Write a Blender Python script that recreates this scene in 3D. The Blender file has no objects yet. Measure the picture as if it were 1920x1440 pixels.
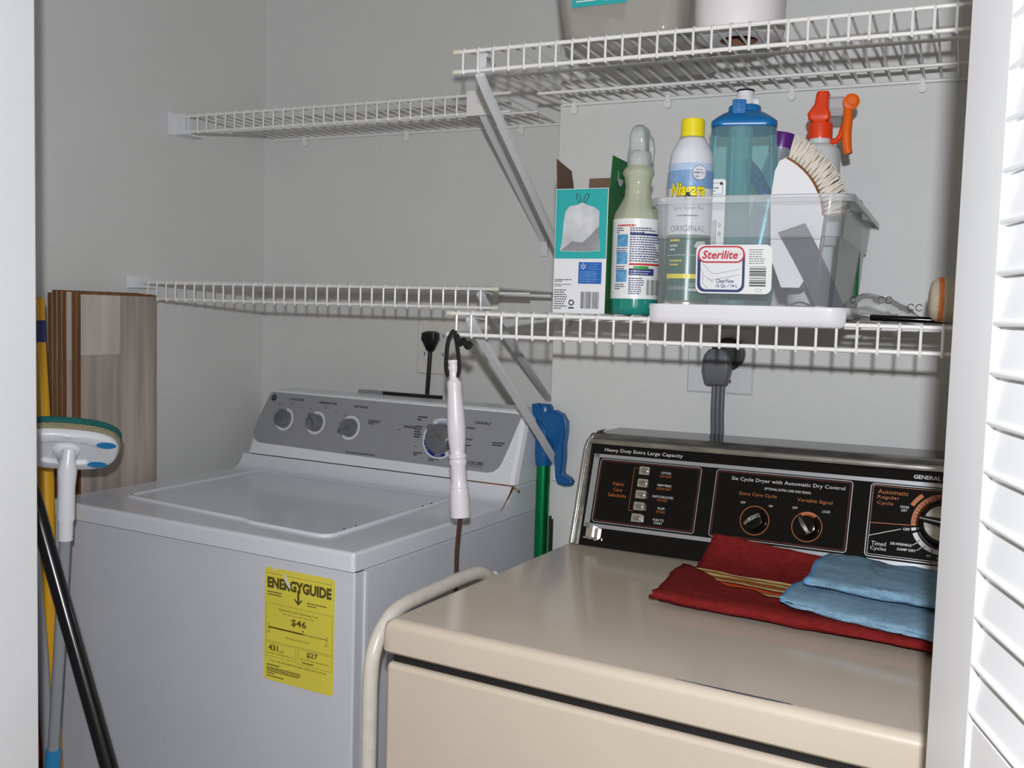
import bpy, bmesh, math, random
from mathutils import Vector, Matrix, noise
random.seed(7)
D = bpy.data
C = bpy.context.scene.collection
PI = math.pi
H = 1.27                                   # camera height

# ------------------------------------------------------------------ camera
cam_d = D.cameras.new('camera'); cam = D.objects.new('camera', cam_d); C.objects.link(cam)
_yaw, _pit, _rol = 0.429247, 0.0719572, 0.0294133
_f = Vector((-math.sin(_yaw)*math.cos(_pit), math.cos(_yaw)*math.cos(_pit), -math.sin(_pit)))
_r = Vector((math.cos(_yaw), math.sin(_yaw), 0)); _u = _r.cross(_f)
_r2 = _r*math.cos(_rol) + _u*math.sin(_rol); _u2 = _u*math.cos(_rol) - _r*math.sin(_rol)
cam.matrix_world = Matrix(((_r2.x, _u2.x, -_f.x, 0), (_r2.y, _u2.y, -_f.y, 0), (_r2.z, _u2.z, -_f.z, H), (0, 0, 0, 1)))
cam_d.sensor_width = 36; cam_d.lens = 1835.63/1920*36; cam_d.clip_start = 0.02
bpy.context.scene.camera = cam

# ------------------------------------------------------------------ world, flash, exposure
w = D.worlds.new('world'); bpy.context.scene.world = w; w.use_nodes = True
bg = w.node_tree.nodes['Background']; bg.inputs[0].default_value = (1.0, 0.87, 0.70, 1); bg.inputs[1].default_value = 0.37
fl = D.lights.new('camera_flash', 'SPOT'); fl.energy = 63; fl.color = (0.96, 0.98, 1.03)
fl.shadow_soft_size = 0.014; fl.spot_size = math.radians(125); fl.spot_blend = 0.6
flo = D.objects.new('camera_flash', fl); C.objects.link(flo)
flo.matrix_world = Matrix.Translation((0.024, -0.055, H+0.115)) @ cam.matrix_world.to_3x3().to_4x4()
vs = bpy.context.scene.view_settings
vs.view_transform = 'Standard'; vs.look = 'None'; vs.exposure = 0.0; vs.gamma = 1.0; vs.use_curve_mapping = False

# ------------------------------------------------------------------ materials
M = {}
def srgb(c):
    if isinstance(c, str): c = tuple(int(c[i:i+2], 16) for i in (0, 2, 4))
    return tuple(((x/255)/12.92 if x <= 10 else (((x/255)+0.055)/1.055)**2.4) for x in c)
def mat(name, col, rough=0.5, metal=0.0, spec=0.5, bump=0.0, bscale=60, var=0.0, vscale=8, coat=0.0, trans=0.0, thin=0.0,
        col2=None, stretch=(1, 1, 1), sub=0.0):
    m = D.materials.new(name); m.use_nodes = True; nt = m.node_tree; N = nt.nodes; L = nt.links
    b = N['Principled BSDF']; c = srgb(col)
    b.inputs['Base Color'].default_value = (*c, 1); b.inputs['Roughness'].default_value = rough
    b.inputs['Metallic'].default_value = metal; b.inputs['Specular IOR Level'].default_value = spec
    b.inputs['Coat Weight'].default_value = coat; b.inputs['Transmission Weight'].default_value = trans
    tc = N.new('ShaderNodeTexCoord'); mp = N.new('ShaderNodeMapping'); mp.inputs['Scale'].default_value = stretch
    L.new(tc.outputs['Object'], mp.inputs[0])
    nz = N.new('ShaderNodeTexNoise'); nz.inputs['Scale'].default_value = vscale; nz.inputs['Detail'].default_value = 4
    L.new(mp.outputs[0], nz.inputs['Vector'])
    rp = N.new('ShaderNodeMix'); rp.data_type = 'RGBA'
    v = var if var else 0.015
    a = srgb(col2) if col2 else tuple(x*(1-v) for x in c)
    rp.inputs['A'].default_value = (*a, 1); rp.inputs['B'].default_value = (*(c if col2 else tuple(min(1, x*(1+v)) for x in c)), 1)
    cr = N.new('ShaderNodeMapRange'); cr.inputs['From Min'].default_value = 0.35; cr.inputs['From Max'].default_value = 0.65
    L.new(nz.outputs['Fac'], cr.inputs[0]); L.new(cr.outputs[0], rp.inputs['Factor']); L.new(rp.outputs['Result'], b.inputs['Base Color'])
    if bump:
        nb = N.new('ShaderNodeTexNoise'); nb.inputs['Scale'].default_value = bscale; nb.inputs['Detail'].default_value = 3
        L.new(mp.outputs[0], nb.inputs['Vector'])
        bp = N.new('ShaderNodeBump'); bp.inputs['Strength'].default_value = bump; bp.inputs['Distance'].default_value = 0.002
        L.new(nb.outputs['Fac'], bp.inputs['Height']); L.new(bp.outputs[0], b.inputs['Normal'])
    if thin:                                # thin clear or frosted plastic sheet
        o = N['Material Output']; tr = N.new('ShaderNodeBsdfTransparent'); tr.inputs[0].default_value = (*[x**0.5 for x in c], 1)
        mx = N.new('ShaderNodeMixShader'); mx.inputs[0].default_value = thin
        fr = N.new('ShaderNodeFresnel'); fr.inputs[0].default_value = 1.4
        ma = N.new('ShaderNodeMath'); ma.operation = 'MULTIPLY_ADD'; ma.inputs[1].default_value = 0.8; ma.inputs[2].default_value = 1-thin; ma.use_clamp = True
        L.new(fr.outputs[0], ma.inputs[0]); L.new(ma.outputs[0], mx.inputs[0])
        L.new(tr.outputs[0], mx.inputs[1]); L.new(b.outputs[0], mx.inputs[2]); L.new(mx.outputs[0], o.inputs[0])
    M[name] = m; return m

mat('wall_paint', (219, 219, 217), 0.55, bump=0.15, bscale=90, var=0.01)
mat('door_paint', (226, 227, 229), 0.35, bump=0.05, bscale=30)
mat('floor_vinyl', (70, 62, 55), 0.5, var=0.2)
mat('shelf_white', (236, 236, 233), 0.3)
mat('brace_white', (227, 228, 230), 0.3)
mat('cap_cream', (228, 223, 204), 0.4)
mat('enamel', (219, 222, 229), 0.16, var=0.006, vscale=3)
mat('enamel_body', (208, 211, 219), 0.33, bump=0.08, bscale=140)
mat('plastic_white', (228, 230, 234), 0.25)
mat('fascia_grey', (150, 151, 153), 0.35, metal=0.0, bump=0.02, bscale=300)
mat('knob_grey', (122, 124, 126), 0.12, metal=0.3)
mat('ink_dark', (48, 48, 52), 0.6)
mat('ink_black', (20, 20, 22), 0.6)
mat('dial_white', (214, 218, 224), 0.4)
mat('dial_blue', (34, 44, 122), 0.35)
mat('dial_pale', (168, 186, 214), 0.35)
mat('rust', (122, 74, 28), 0.8, var=0.5, vscale=60)
mat('rust_light', (176, 148, 104), 0.8, var=0.3, vscale=60)
mat('beige_top', (191, 179, 163), 0.13, var=0.012, vscale=5)
mat('beige', (191, 179, 163), 0.35, bump=0.06, bscale=150)
mat('chip_blue', (70, 74, 92), 0.6)
mat('black_gloss', (7, 7, 8), 0.12, spec=0.25)
mat('black_matte', (20, 20, 21), 0.5)
mat('chrome', (205, 205, 206), 0.12, metal=1.0)
mat('chrome_worn', (150, 148, 144), 0.28, metal=0.9, var=0.25, vscale=20, stretch=(1, 1, 6))
mat('silver', (156, 159, 163), 0.35, metal=0.5)
mat('line_red', (120, 32, 26), 0.5)
mat('line_orange', (172, 92, 28), 0.5)
mat('text_silver', (205, 207, 208), 0.5)
mat('label_yellow', (224, 210, 78), 0.45, bump=0.2, bscale=14, var=0.04)
mat('ink_olive', (84, 76, 24), 0.6)
mat('tear_white', (215, 212, 200), 0.7)
mat('box_teal', (32, 166, 166), 0.5)
mat('box_white', (225, 226, 228), 0.5)
mat('box_blue', (30, 92, 178), 0.5)
mat('box_green', (40, 110, 58), 0.5)
mat('cardboard', (116, 92, 76), 0.9, bump=0.3, bscale=200, var=0.06)
mat('card_brown', (132, 84, 44), 0.9, bump=0.3, bscale=120, var=0.15)
mat('bag_light', (214, 215, 218), 0.6, var=0.14, vscale=25, col2=(176, 178, 182))
mat('bag_dark', (138, 138, 142), 0.6, var=0.2, vscale=25)
mat('liquid_green', (28, 128, 118), 0.12, spec=0.6)
mat('bottle_clear', (230, 234, 210), 0.1, thin=0.62)
mat('bottle_smoke', (214, 221, 218), 0.15, thin=0.45)
mat('label_paper', (228, 230, 228), 0.4)
mat('ink_blue', (46, 50, 110), 0.6)
mat('ink_red', (196, 50, 44), 0.6)
mat('picture_blue', (96, 156, 198), 0.5, var=0.25, vscale=90)
mat('green_bright', (60, 150, 60), 0.5)
mat('can_white', (222, 224, 232), 0.25)
mat('can_sky', (176, 200, 226), 0.3, var=0.12, vscale=30)
mat('can_water', (130, 168, 212), 0.3, var=0.18, vscale=60, stretch=(1, 1, 0.25))
mat('can_green', (44, 96, 84), 0.28)
mat('yellow', (238, 220, 30), 0.3)
mat('can_steel', (170, 168, 160), 0.25, metal=0.8)
mat('bin_clear', (244, 246, 247), 0.16, thin=0.90)
mat('bin_frost', (242, 244, 246), 0.2, thin=0.76)
mat('lid_white', (226, 226, 230), 0.3)
mat('sterile_red', (190, 34, 58), 0.4)
mat('sterile_blue', (30, 52, 110), 0.4)
mat('wb_teal', (200, 239, 242), 0.06, thin=0.88)
mat('wb_teal_deep', (206, 236, 241), 0.06, thin=0.86)
mat('wb_blue', (22, 112, 176), 0.3)
mat('purple', (96, 36, 130), 0.3)
mat('silver_plastic', (168, 174, 186), 0.3, metal=0.3)
mat('glitter_purple', (110, 70, 170), 0.15, metal=0.6, var=0.9, vscale=160)
mat('bristle', (216, 208, 196), 0.7)
mat('orange_red', (226, 66, 22), 0.3)
mat('orange', (232, 100, 14), 0.32)
mat('milky', (206, 212, 212), 0.3, thin=0.3)
mat('bottle_pale', (202, 208, 210), 0.35)
mat('shroud_clear', (215, 214, 218), 0.15, thin=0.6)
mat('strap_grey', (82, 84, 92), 0.7, bump=0.4, bscale=250, var=0.1)
mat('green_dark', (12, 112, 62), 0.4)
mat('bag_film', (240, 240, 240), 0.08, thin=0.84, bump=1.0, bscale=45)
mat('towel_cream', (206, 194, 172), 0.95, bump=1.0, bscale=500, var=0.06, vscale=200)
mat('towel_orange', (214, 124, 62), 0.95, bump=1.0, bscale=500, var=0.1, vscale=200)
mat('towel_red', (118, 32, 31), 0.98, bump=1.0, bscale=600, var=0.12, vscale=120, spec=0.1)
mat('stripe_brown', (150, 92, 44), 0.95, bump=0.8, bscale=500, spec=0.1)
mat('stripe_cream', (206, 186, 130), 0.95, bump=0.8, bscale=500, spec=0.1)
mat('stripe_orange', (206, 84, 38), 0.95, bump=0.8, bscale=500, spec=0.1)
mat('cloth_blue', (126, 160, 184), 0.98, bump=1.0, bscale=700, var=0.1, vscale=90, spec=0.1)
mat('cloth_hem', (108, 158, 200), 0.95, bump=0.6, bscale=500, spec=0.1)
mat('cloth_stain', (112, 140, 156), 0.98, bump=1.0, bscale=700, var=0.1, vscale=90, spec=0.1)
mat('tote_clear', (212, 210, 202), 0.16, thin=0.64)
mat('roll_white', (226, 224, 224), 0.5, bump=0.5, bscale=25)
mat('film_wrap', (240, 238, 240), 0.15, thin=0.85, bump=1.0, bscale=25)
mat('core_brown', (120, 80, 58), 0.8)
mat('plate_ivory', (222, 221, 211), 0.35)
mat('plate_white', (216, 217, 218), 0.4)
mat('plug_black', (14, 14, 15), 0.45)
mat('plug_grey', (100, 104, 108), 0.4)
mat('turned_white', (226, 222, 226), 0.25)
mat('twist_brown', (70, 42, 34), 0.8, bump=1.0, bscale=200, var=0.4, vscale=300)
mat('strap_black', (16, 16, 17), 0.8)
mat('pole_green', (24, 150, 86), 0.34, metal=0.9)
mat('handle_blue', (14, 88, 148), 0.3)
mat('tube_cream', (214, 208, 198), 0.3, var=0.05, vscale=60)
mat('pole_yellow', (216, 158, 20), 0.3)
mat('band_blue', (36, 46, 104), 0.5)
mat('pole_grey', (158, 162, 166), 0.25, metal=0.2)
mat('collar_blue', (44, 136, 190), 0.35)
mat('pole_black', (16, 13, 16), 0.2)
mat('pole_red', (150, 26, 24), 0.4)
mat('sponge_green', (30, 102, 98), 0.95, bump=1.0, bscale=400, var=0.15, vscale=200)
mat('sponge_tan', (150, 142, 112), 0.95, bump=1.0, bscale=250, var=0.12, vscale=200)
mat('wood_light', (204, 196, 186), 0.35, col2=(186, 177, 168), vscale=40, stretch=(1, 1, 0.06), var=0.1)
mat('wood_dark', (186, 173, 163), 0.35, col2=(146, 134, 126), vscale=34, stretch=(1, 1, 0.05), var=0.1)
mat('fibre_edge', (134, 92, 52), 0.8, col2=(104, 70, 42), vscale=120, stretch=(1, 1, 0.05), var=0.2)

# ------------------------------------------------------------------ mesh builder
def rrect(x0, x1, y0, y1, r, n=5):
    pts = []
    for cx, cy, a0 in ((x1-r, y1-r, 0), (x0+r, y1-r, 90), (x0+r, y0+r, 180), (x1-r, y0+r, 270)):
        for i in range(n+1):
            a = math.radians(a0+90*i/n); pts.append((cx+r*math.cos(a), cy+r*math.sin(a)))
    return pts
def circ(cx, cy, r, n=24, ry=None):
    return [(cx+r*math.cos(2*PI*i/n), cy+(ry or r)*math.sin(2*PI*i/n)) for i in range(n)]
class MB:
    def __init__(s): s.v = []; s.f = []; s.m = []; s.s = []
    def add(s, vs_, fs, m, smooth=False):
        o = len(s.v); s.v += [tuple(p) for p in vs_]
        for f in fs: s.f.append([i+o for i in f]); s.m.append(m); s.s.append(smooth)
        return s
    def box(s, x0, x1, y0, y1, z0, z1, m, bev=0.0, seg=2, mtx=None):
        bm = bmesh.new(); bmesh.ops.create_cube(bm, size=1)
        for v in bm.verts: v.co = Vector(((x0+x1)/2+v.co.x*(x1-x0), (y0+y1)/2+v.co.y*(y1-y0), (z0+z1)/2+v.co.z*(z1-z0)))
        if bev: bmesh.ops.bevel(bm, geom=bm.edges[:], offset=bev, segments=seg, profile=0.5, affect='EDGES')
        bm.verts.index_update()
        s.add([(mtx @ v.co) if mtx else v.co for v in bm.verts], [[v.index for v in f.verts] for f in bm.faces], m, bool(bev)); bm.free(); return s
    def loft(s, secs, m, caps=True, smooth=True, closed=True, ms=None):
        assert len({len(x) for x in secs}) == 1
        n = len(secs[0]); vs_ = [p for sec in secs for p in sec]; o = len(s.v); s.v += [tuple(p) for p in vs_]
        for i in range(len(secs)-1):
            for j in range(n if closed else n-1):
                k = (j+1) % n
                s.f.append([o+i*n+j, o+i*n+k, o+(i+1)*n+k, o+(i+1)*n+j]); s.m.append(ms[i] if ms else m); s.s.append(smooth)
        if caps:
            s.f.append([o+j for j in range(n)][::-1]); s.m.append(ms[0] if ms else m); s.s.append(False)
            s.f.append([o+(len(secs)-1)*n+j for j in range(n)]); s.m.append(ms[-1] if ms else m); s.s.append(False)
        return s
    def tube(s, pts, r, m, n=10, caps=True, ms=None, flat=1.0, up=None):
        pts = [Vector(p) for p in pts]; rs = r if isinstance(r, (list, tuple)) else [r]*len(pts)
        secs = []; T = (pts[1]-pts[0]).normalized()
        a = Vector(up) if up else (Vector((0, 0, 1)) if abs(T.z) < 0.9 else Vector((1, 0, 0)))
        for i, p in enumerate(pts):
            if i == 0: t = pts[1]-p
            elif i == len(pts)-1: t = p-pts[i-1]
            else: t = (pts[i+1]-p).normalized()+(p-pts[i-1]).normalized()
            t.normalize(); b = t.cross(a); b.normalize(); a = b.cross(t)
            secs.append([p + (a*math.cos(2*PI*k/n)*flat + b*math.sin(2*PI*k/n))*rs[i] for k in range(n)])
        return s.loft(secs, m, caps, ms=ms)
    def lathe(s, prof, m, o=(0, 0, 0), ax=(0, 0, 1), n=24, ms=None, sq=None, yaw=0, caps=True, sx=1, sy=1):
        ax = Vector(ax).normalized(); q = Vector((0, 0, 1)).rotation_difference(ax); o = Vector(o); secs = []
        for r, z in prof:
            sec = []
            for k in range(n):
                t = 2*PI*k/n; cx, cy = math.cos(t), math.sin(t)
                if sq: e = 2/sq; cx, cy = math.copysign(abs(cx)**e, cx), math.copysign(abs(cy)**e, cy)
                x, y = cx*r*sx, cy*r*sy
                p = Vector((x*math.cos(yaw)-y*math.sin(yaw), x*math.sin(yaw)+y*math.cos(yaw), z)); p.rotate(q); sec.append(o+p)
            secs.append(sec)
        return s.loft(secs, m, caps, ms=ms)
    def prism(s, poly, fn, d0, d1, m, mside=None, smooth=False):
        n = len(poly); a = [fn(x, y, d0) for x, y in poly]; b = [fn(x, y, d1) for x, y in poly]
        s.add(a+b, [list(range(n))[::-1], [n+i for i in range(n)]], m)
        o = len(s.v)-2*n
        for i in range(n):
            j = (i+1) % n; s.f.append([o+i, o+j, o+n+j, o+n+i]); s.m.append(mside or m); s.s.append(smooth)
        return s
    def build(s, name, parent=None, mats=None):
        me = D.meshes.new(name); me.from_pydata(s.v, [], s.f)
        names = []
        for x in s.m:
            if x not in names: names.append(x)
        for x in names: me.materials.append(M[x])
        for p, mm, sm in zip(me.polygons, s.m, s.s): p.material_index = names.index(mm); p.use_smooth = sm
        bm = bmesh.new(); bm.from_mesh(me); bmesh.ops.recalc_face_normals(bm, faces=bm.faces[:]); bm.to_mesh(me); bm.free()
        o = D.objects.new(name, me); C.objects.link(o)
        if parent: o.parent = parent
        if any(s.s):
            me.set_sharp_from_angle(angle=math.radians(55)); wn = o.modifiers.new('weighted', 'WEIGHTED_NORMAL'); wn.keep_sharp = True; wn.weight = 60
        return o

# printed surfaces: flat artwork laid on a plane or wrapped round a bottle
class Art:
    def __init__(s, fn, base=0.0004, step=0.00022): s.fn = fn; s.b = base; s.st = step; s.mb = MB()
    def P(s, x, y, l): return s.fn(x, y, s.b+s.st*l)
    def poly(s, pts, m, l=0): s.mb.add([s.P(x, y, l) for x, y in pts], [list(range(len(pts)))], m); return s
    def rect(s, x0, x1, y0, y1, m, l=0, n=1):
        for i in range(n):
            a = x0+(x1-x0)*i/n; b = x0+(x1-x0)*(i+1)/n; s.poly([(a, y0), (b, y0), (b, y1), (a, y1)], m, l)
        return s
    def ring(s, outer, inner, m, l=0):
        n = len(outer)
        s.mb.add([s.P(x, y, l) for x, y in outer]+[s.P(x, y, l) for x, y in inner], [[i, (i+1) % n, n+(i+1) % n, n+i] for i in range(n)], m); return s
    def frame(s, x0, x1, y0, y1, r, t, m, l=0):
        return s.ring(rrect(x0, x1, y0, y1, r), rrect(x0+t, x1-t, y0+t, y1-t, max(r-t, 1e-4)), m, l)
    def arc(s, cx, cy, r0, r1, a0, a1, m, l=0, n=24):
        A = [math.radians(a0+(a1-a0)*i/n) for i in range(n+1)]
        for i in range(n):
            s.poly([(cx+r0*math.cos(A[i]), cy+r0*math.sin(A[i])), (cx+r1*math.cos(A[i]), cy+r1*math.sin(A[i])),
                    (cx+r1*math.cos(A[i+1]), cy+r1*math.sin(A[i+1])), (cx+r0*math.cos(A[i+1]), cy+r0*math.sin(A[i+1]))], m, l)
        return s
    def line(s, x0, y0, x1, y1, t, m, l=0):
        d = Vector((x1-x0, y1-y0)).normalized(); px, py = -d.y*t/2, d.x*t/2
        return s.poly([(x0+px, y0+py), (x0-px, y0-py), (x1-px, y1-py), (x1+px, y1+py)], m, l)
    def text(s, t, x, y, h, m, w=None, l=1, al='L', bold=0.0, shear=0.0):
        """x,y: bottom-left (al L), centre (C) or right (R) of the text box; h: full height; w: total width"""
        cu = D.curves.new('t', 'FONT'); cu.body = t; cu.resolution_u = 2; cu.offset = bold; cu.shear = shear
        ob = D.objects.new('t', cu); me = D.meshes.new_from_object(ob)
        if len(me.vertices):
            xs = [v.co.x for v in me.vertices]; ys = [v.co.y for v in me.vertices]
            x0, x1, y0, y1 = min(xs), max(xs), min(ys), max(ys); ky = h/(y1-y0); kx = (w/(x1-x0)) if w else ky
            W = (x1-x0)*kx; ox = x-(0 if al == 'L' else W/2 if al == 'C' else W)
            s.mb.add([s.P(ox+(v.co.x-x0)*kx, y+(v.co.y-y0)*ky, l) for v in me.vertices], [list(p.vertices) for p in me.polygons], m)
        D.meshes.remove(me); D.objects.remove(ob); D.curves.remove(cu); return s
    def lines(s, x0, x1, y0, y1, n, m, l=1, seed=1, fill=0.5, xn=1):
        """rows of tiny unreadable print"""
        R = random.Random(seed); dy = (y1-y0)/n
        for i in range(n):
            y = y1-(i+0.75)*dy; x = x0; end = x0+(x1-x0)*(R.uniform(0.75, 1) if i < n-1 else R.uniform(0.3, 0.9))
            while x < end:
                wd = R.uniform(0.02, 0.07)*(x1-x0)/max(0.35, (x1-x0)/0.05)+0.0012
                s.rect(x, min(x+wd, end), y, y+dy*fill, m, l); x += wd+0.0008
        return s
    def bars(s, x0, x1, y0, y1, m, l=1, seed=2, horiz=False, n=26):
        R = random.Random(seed); ws = [R.choice((1, 1, 2, 3)) for _ in range(n*2)]; k = ((y1-y0) if horiz else (x1-x0))/sum(ws); p = y0 if horiz else x0
        for i, wd in enumerate(ws):
            if i % 2 == 0:
                if horiz: s.rect(x0, x1, p, p+wd*k, m, l)
                else: s.rect(p, p+wd*k, y0, y1, m, l)
            p += wd*k
        return s
    def build(s, name, parent): return s.mb.build(name, parent)

def thing(name, label, cat, loc=(0, 0, 0), rz=0.0, group=None):
    o = D.objects.new(name, None); C.objects.link(o); o.location = loc; o.rotation_euler = (0, 0, rz); o.empty_display_size = 0.05
    o['label'] = label; o['category'] = cat
    if group: o['group'] = group
    return o
def tag(o, label, cat, group=None):
    o['label'] = label; o['category'] = cat
    if group: o['group'] = group
    return o
def struct(name, mb): o = mb.build(name); o['kind'] = 'structure'; return o
def bez(pts, n=8):
    """Catmull-Rom through the points"""
    P = [Vector(p) for p in pts]; P = [P[0]*2-P[1]]+P+[P[-1]*2-P[-2]]; out = []
    for i in range(1, len(P)-2):
        for k in range(n):
            t = k/n; out.append(0.5*((2*P[i])+(P[i+1]-P[i-1])*t+(2*P[i-1]-5*P[i]+4*P[i+1]-P[i+2])*t*t+(3*P[i]-P[i-1]-3*P[i+1]+P[i+2])*t**3))
    out.append(P[-2]); return out

# ------------------------------------------------------------------ the closet
XL, XR, YR, YJ, XJ, YF = -1.604, 0.36, 1.985, 1.757, -0.7195, 0.86
CE = 2.44
struct('floor', MB().box(-2.6, 1.6, -1.6, 2.1, -0.05, 0, 'floor_vinyl'))
struct('ceiling', MB().box(XL-0.1, XR+0.1, YF-0.11, YR+0.1, CE, CE+0.05, 'wall_paint'))
struct('wall_left', MB().box(XL-0.1, XL, YF-0.11, YR+0.1, 0, CE, 'wall_paint'))
struct('wall_right', MB().box(XR, XR+0.1, YF-0.11, YR+0.1, 0, CE, 'wall_paint'))
struct('wall_back', MB().box(XL, XJ, YR, YR+0.1, 0, CE, 'wall_paint'))
struct('wall_back_right', MB().box(XJ, XR, YJ, YR+0.1, 0, CE, 'wall_paint'))
struct('wall_front', MB().box(XL-0.5, -1.044, YF-0.11, YF, 0, CE, 'door_paint', bev=0.003).box(-1.05, XR, YF-0.11, YF, 2.06, CE, 'door_paint'))
struct('trim_1', MB().box(0.16, XR+0.5, YF-0.11, YF, 0, CE, 'door_paint'))
# louvred bifold leaf, folded open at the right
door = D.objects.new('door_1', None); C.objects.link(door); door['kind'] = 'structure'
door.location = (-0.0075, 0.75, 0); door.rotation_euler = (0, 0, math.radians(-72.6))
# local +X runs along the leaf (toward the viewer), local -Y is the face seen
ST, PT, LW = 0.082, 0.0308, 0.42
mb = MB()
for a in (0, LW-ST): mb.box(a, a+ST, 0, 0.028, 0.02, 2.03, 'door_paint', bev=0.003)
mb.build('stile', door)
MB().box(ST, LW-ST, 0.002, 0.026, 0.90, 1.022, 'door_paint', bev=0.002).box(ST, LW-ST, 0.002, 0.026, 0.02, 0.16, 'door_paint', bev=0.002)\
    .box(ST, LW-ST, 0.002, 0.026, 1.93, 2.03, 'door_paint', bev=0.002).build('rail', door)
mb = MB(); z = 1.024
while z < 1.92:
    # slat: shallow blade, rounded lower edge flush with the stile, upper edge set back
    prof = []
    for i in range(7): a = PI*i/6; prof.append((0.0024-0.0024*math.sin(a), z+0.0024*(1-math.cos(a))))
    prof = [(0.0045, z+0.0004)]+prof[1:]
    sec = lambda x: [Vector((x, p[0], p[1])) for p in prof]+[Vector((x, 0.0052, z+PT+0.0025)), Vector((x, 0.0095, z+PT+0.002)), Vector((x, 0.0075, z+0.0015))]
    mb.loft([sec(ST-0.002), sec(LW-ST+0.002)], 'door_paint', smooth=False); z += PT
mb.build('louvre', door)

# ------------------------------------------------------------------ wire shelves
def shelf(label, x0, x1, yf, yw, zt, lip, rods, braces, clips, caps, lbracket=None, plate=None, tipx=0.012):
    t = thing('wire_shelf', label, 'shelf', ((x0+x1)/2, yw, zt+H), group='white wire shelves')
    L = lambda x, y, z: (x-(x0+x1)/2, y-yw, z-zt)
    R_, W_ = 0.0031, 0.0019
    mb = MB()
    for (y, z, a) in rods: mb.tube([L(a if a is not None else x0-tipx, y, z), L(x1, y, z)], R_*0.95, 'shelf_white', 8)
    n = int((x1-x0)/0.0254)
    for i in range(n+1):
        x = x0+0.004+i*0.0254
        if x > x1: break
        xb = x
        pts = [L(xb, yw-0.002, zt+0.003), L(x, yf+0.004, zt+0.004), L(x, yf-0.003, zt+0.0025), L(x, yf-0.0048, zt-0.003), L(x, yf-0.0048, zt-lip-0.0005), L(x, yf-0.002, zt-lip-0.0042)]
        mb.tube(pts, W_, 'shelf_white', 6)
    mb.build('wire_deck', t)
    mb = MB()
    for z in (zt, zt-lip): mb.tube([L(x0-tipx, yf, z), L(x1+(tipx if x1 < 0 else 0), yf, z)], R_, 'shelf_white', 10)
    mb.build('front_rail', t)
    for (x, y, z, sgn) in caps: MB().tube([L(x-0.007*sgn, y, z), L(x+0.004*sgn, y, z), L(x+0.006*sgn, y, z)], [0.0042, 0.0042, 0.002], 'cap_cream', 10).build('end_cap', t)
    for (xa, za, xb, yb, zb) in braces:
        b = MB(); A = Vector(L(xa, yf+0.004, za)); B = Vector(L(xb, yb, zb)); d = (B-A).normalized()
        side = Vector((1, 0, 0)); nrm = side.cross(d).normalized()
        pts = [Vector(L(xa, yf+0.045, zt-0.006)), Vector(L(xa, yf+0.016, zt-0.004)), A+Vector((0, 0.001, 0.002)), A+d*0.03]+[B]
        secs = []
        for k, p in enumerate(pts):
            hw, ht = (0.0075, 0.0032); nn = Vector((0, 0, 1)) if k < 2 else nrm
            if nn.y*nrm.y+nn.z*nrm.z < 0 and k < 2: nn = -nn
            secs.append([p+side*hw+nn*ht, p-side*hw+nn*ht, p-side*(hw*0.8)-nn*ht, p+side*(hw*0.8)-nn*ht])
        b.loft(secs, 'brace_white', smooth=False)
        b.box(*[v for p in ((xb-0.009-(x0+x1)/2, xb+0.009-(x0+x1)/2), (yb-yw-0.006, 0.0), (zb-zt-0.03, zb-zt+0.012)) for v in p], 'brace_white', bev=0.002)
        sp = b.build('support_brace', t)
        MB().lathe([(0.0025, -0.003), (0.0025, 0.003)], 'chrome', L(xa+0.010, yf+0.014, zt-0.010), (0, 1, 0), 10).build('screw', sp)
    for x in clips:
        MB().prism(circ(0, 0, 0.0065, 16, 0.0085), lambda a, b_, d: L(x+a, yw-0.004-d, zt-0.010+b_), -0.004, 0.004, 'shelf_white')\
            .box(*[v for p in ((x-0.004-(x0+x1)/2, x+0.004-(x0+x1)/2), (-0.010, -0.001), (-0.009, 0.005)) for v in p], 'shelf_white', bev=0.001).build('wall_clip', t)
    if lbracket:
        ya, yb, za, zb = lbracket; cx = (x0+x1)/2
        MB().box(XL-cx+0.0002, XL-cx+0.005, ya-0.012-yw, yb+0.012-yw, za-zt, zb-zt+0.004, 'brace_white', bev=0.001)\
            .box(XL-cx+0.001, x0-cx-0.004, ya-yw, ya-yw+0.003, za-zt+0.004, zb-zt, 'brace_white')\
            .box(XL-cx+0.001, x0-cx-0.002, ya-yw, yb-yw, za-zt+0.001, za-zt+0.004, 'brace_white').build('end_bracket', t)
    if plate:
        xa, xb = plate; cx = (x0+x1)/2
        pl = MB().prism([(xa, zt-lip-0.006), (xb, zt-lip-0.006), (xb+0.002, zt-0.012), (xb-0.008, zt+0.006), (xa, zt+0.006)], lambda a, b_, d: L(a, yf-0.007-d, b_), 0, 0.003, 'shelf_white')
        pl.build('joining_plate', t)
        MB().lathe([(0.004, 0), (0.004, 0.002), (0.002, 0.003)], 'brace_white', L((xa+xb)/2, yf-0.010, zt-lip*0.45), (0, -1, 0), 14).build('rivet', t)
    return t
XE = XR-0.012
UR = shelf('upper right white wire shelf holding the clear tote and paper roll', -0.718, XE, 1.351, YJ-0.004, 0.396, 0.0300,
      [(1.49, 0.392, -0.715), (1.63, 0.392, -0.712), (YJ-0.007, 0.396, -0.712)], [(-0.690, 0.358, -0.70, YJ-0.004, 0.10)],
      [-0.688, -0.507, -0.289, -0.082, 0.12], [(-0.728, 1.351, 0.396, -1), (-0.728, 1.351, 0.366, -1)])
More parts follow.
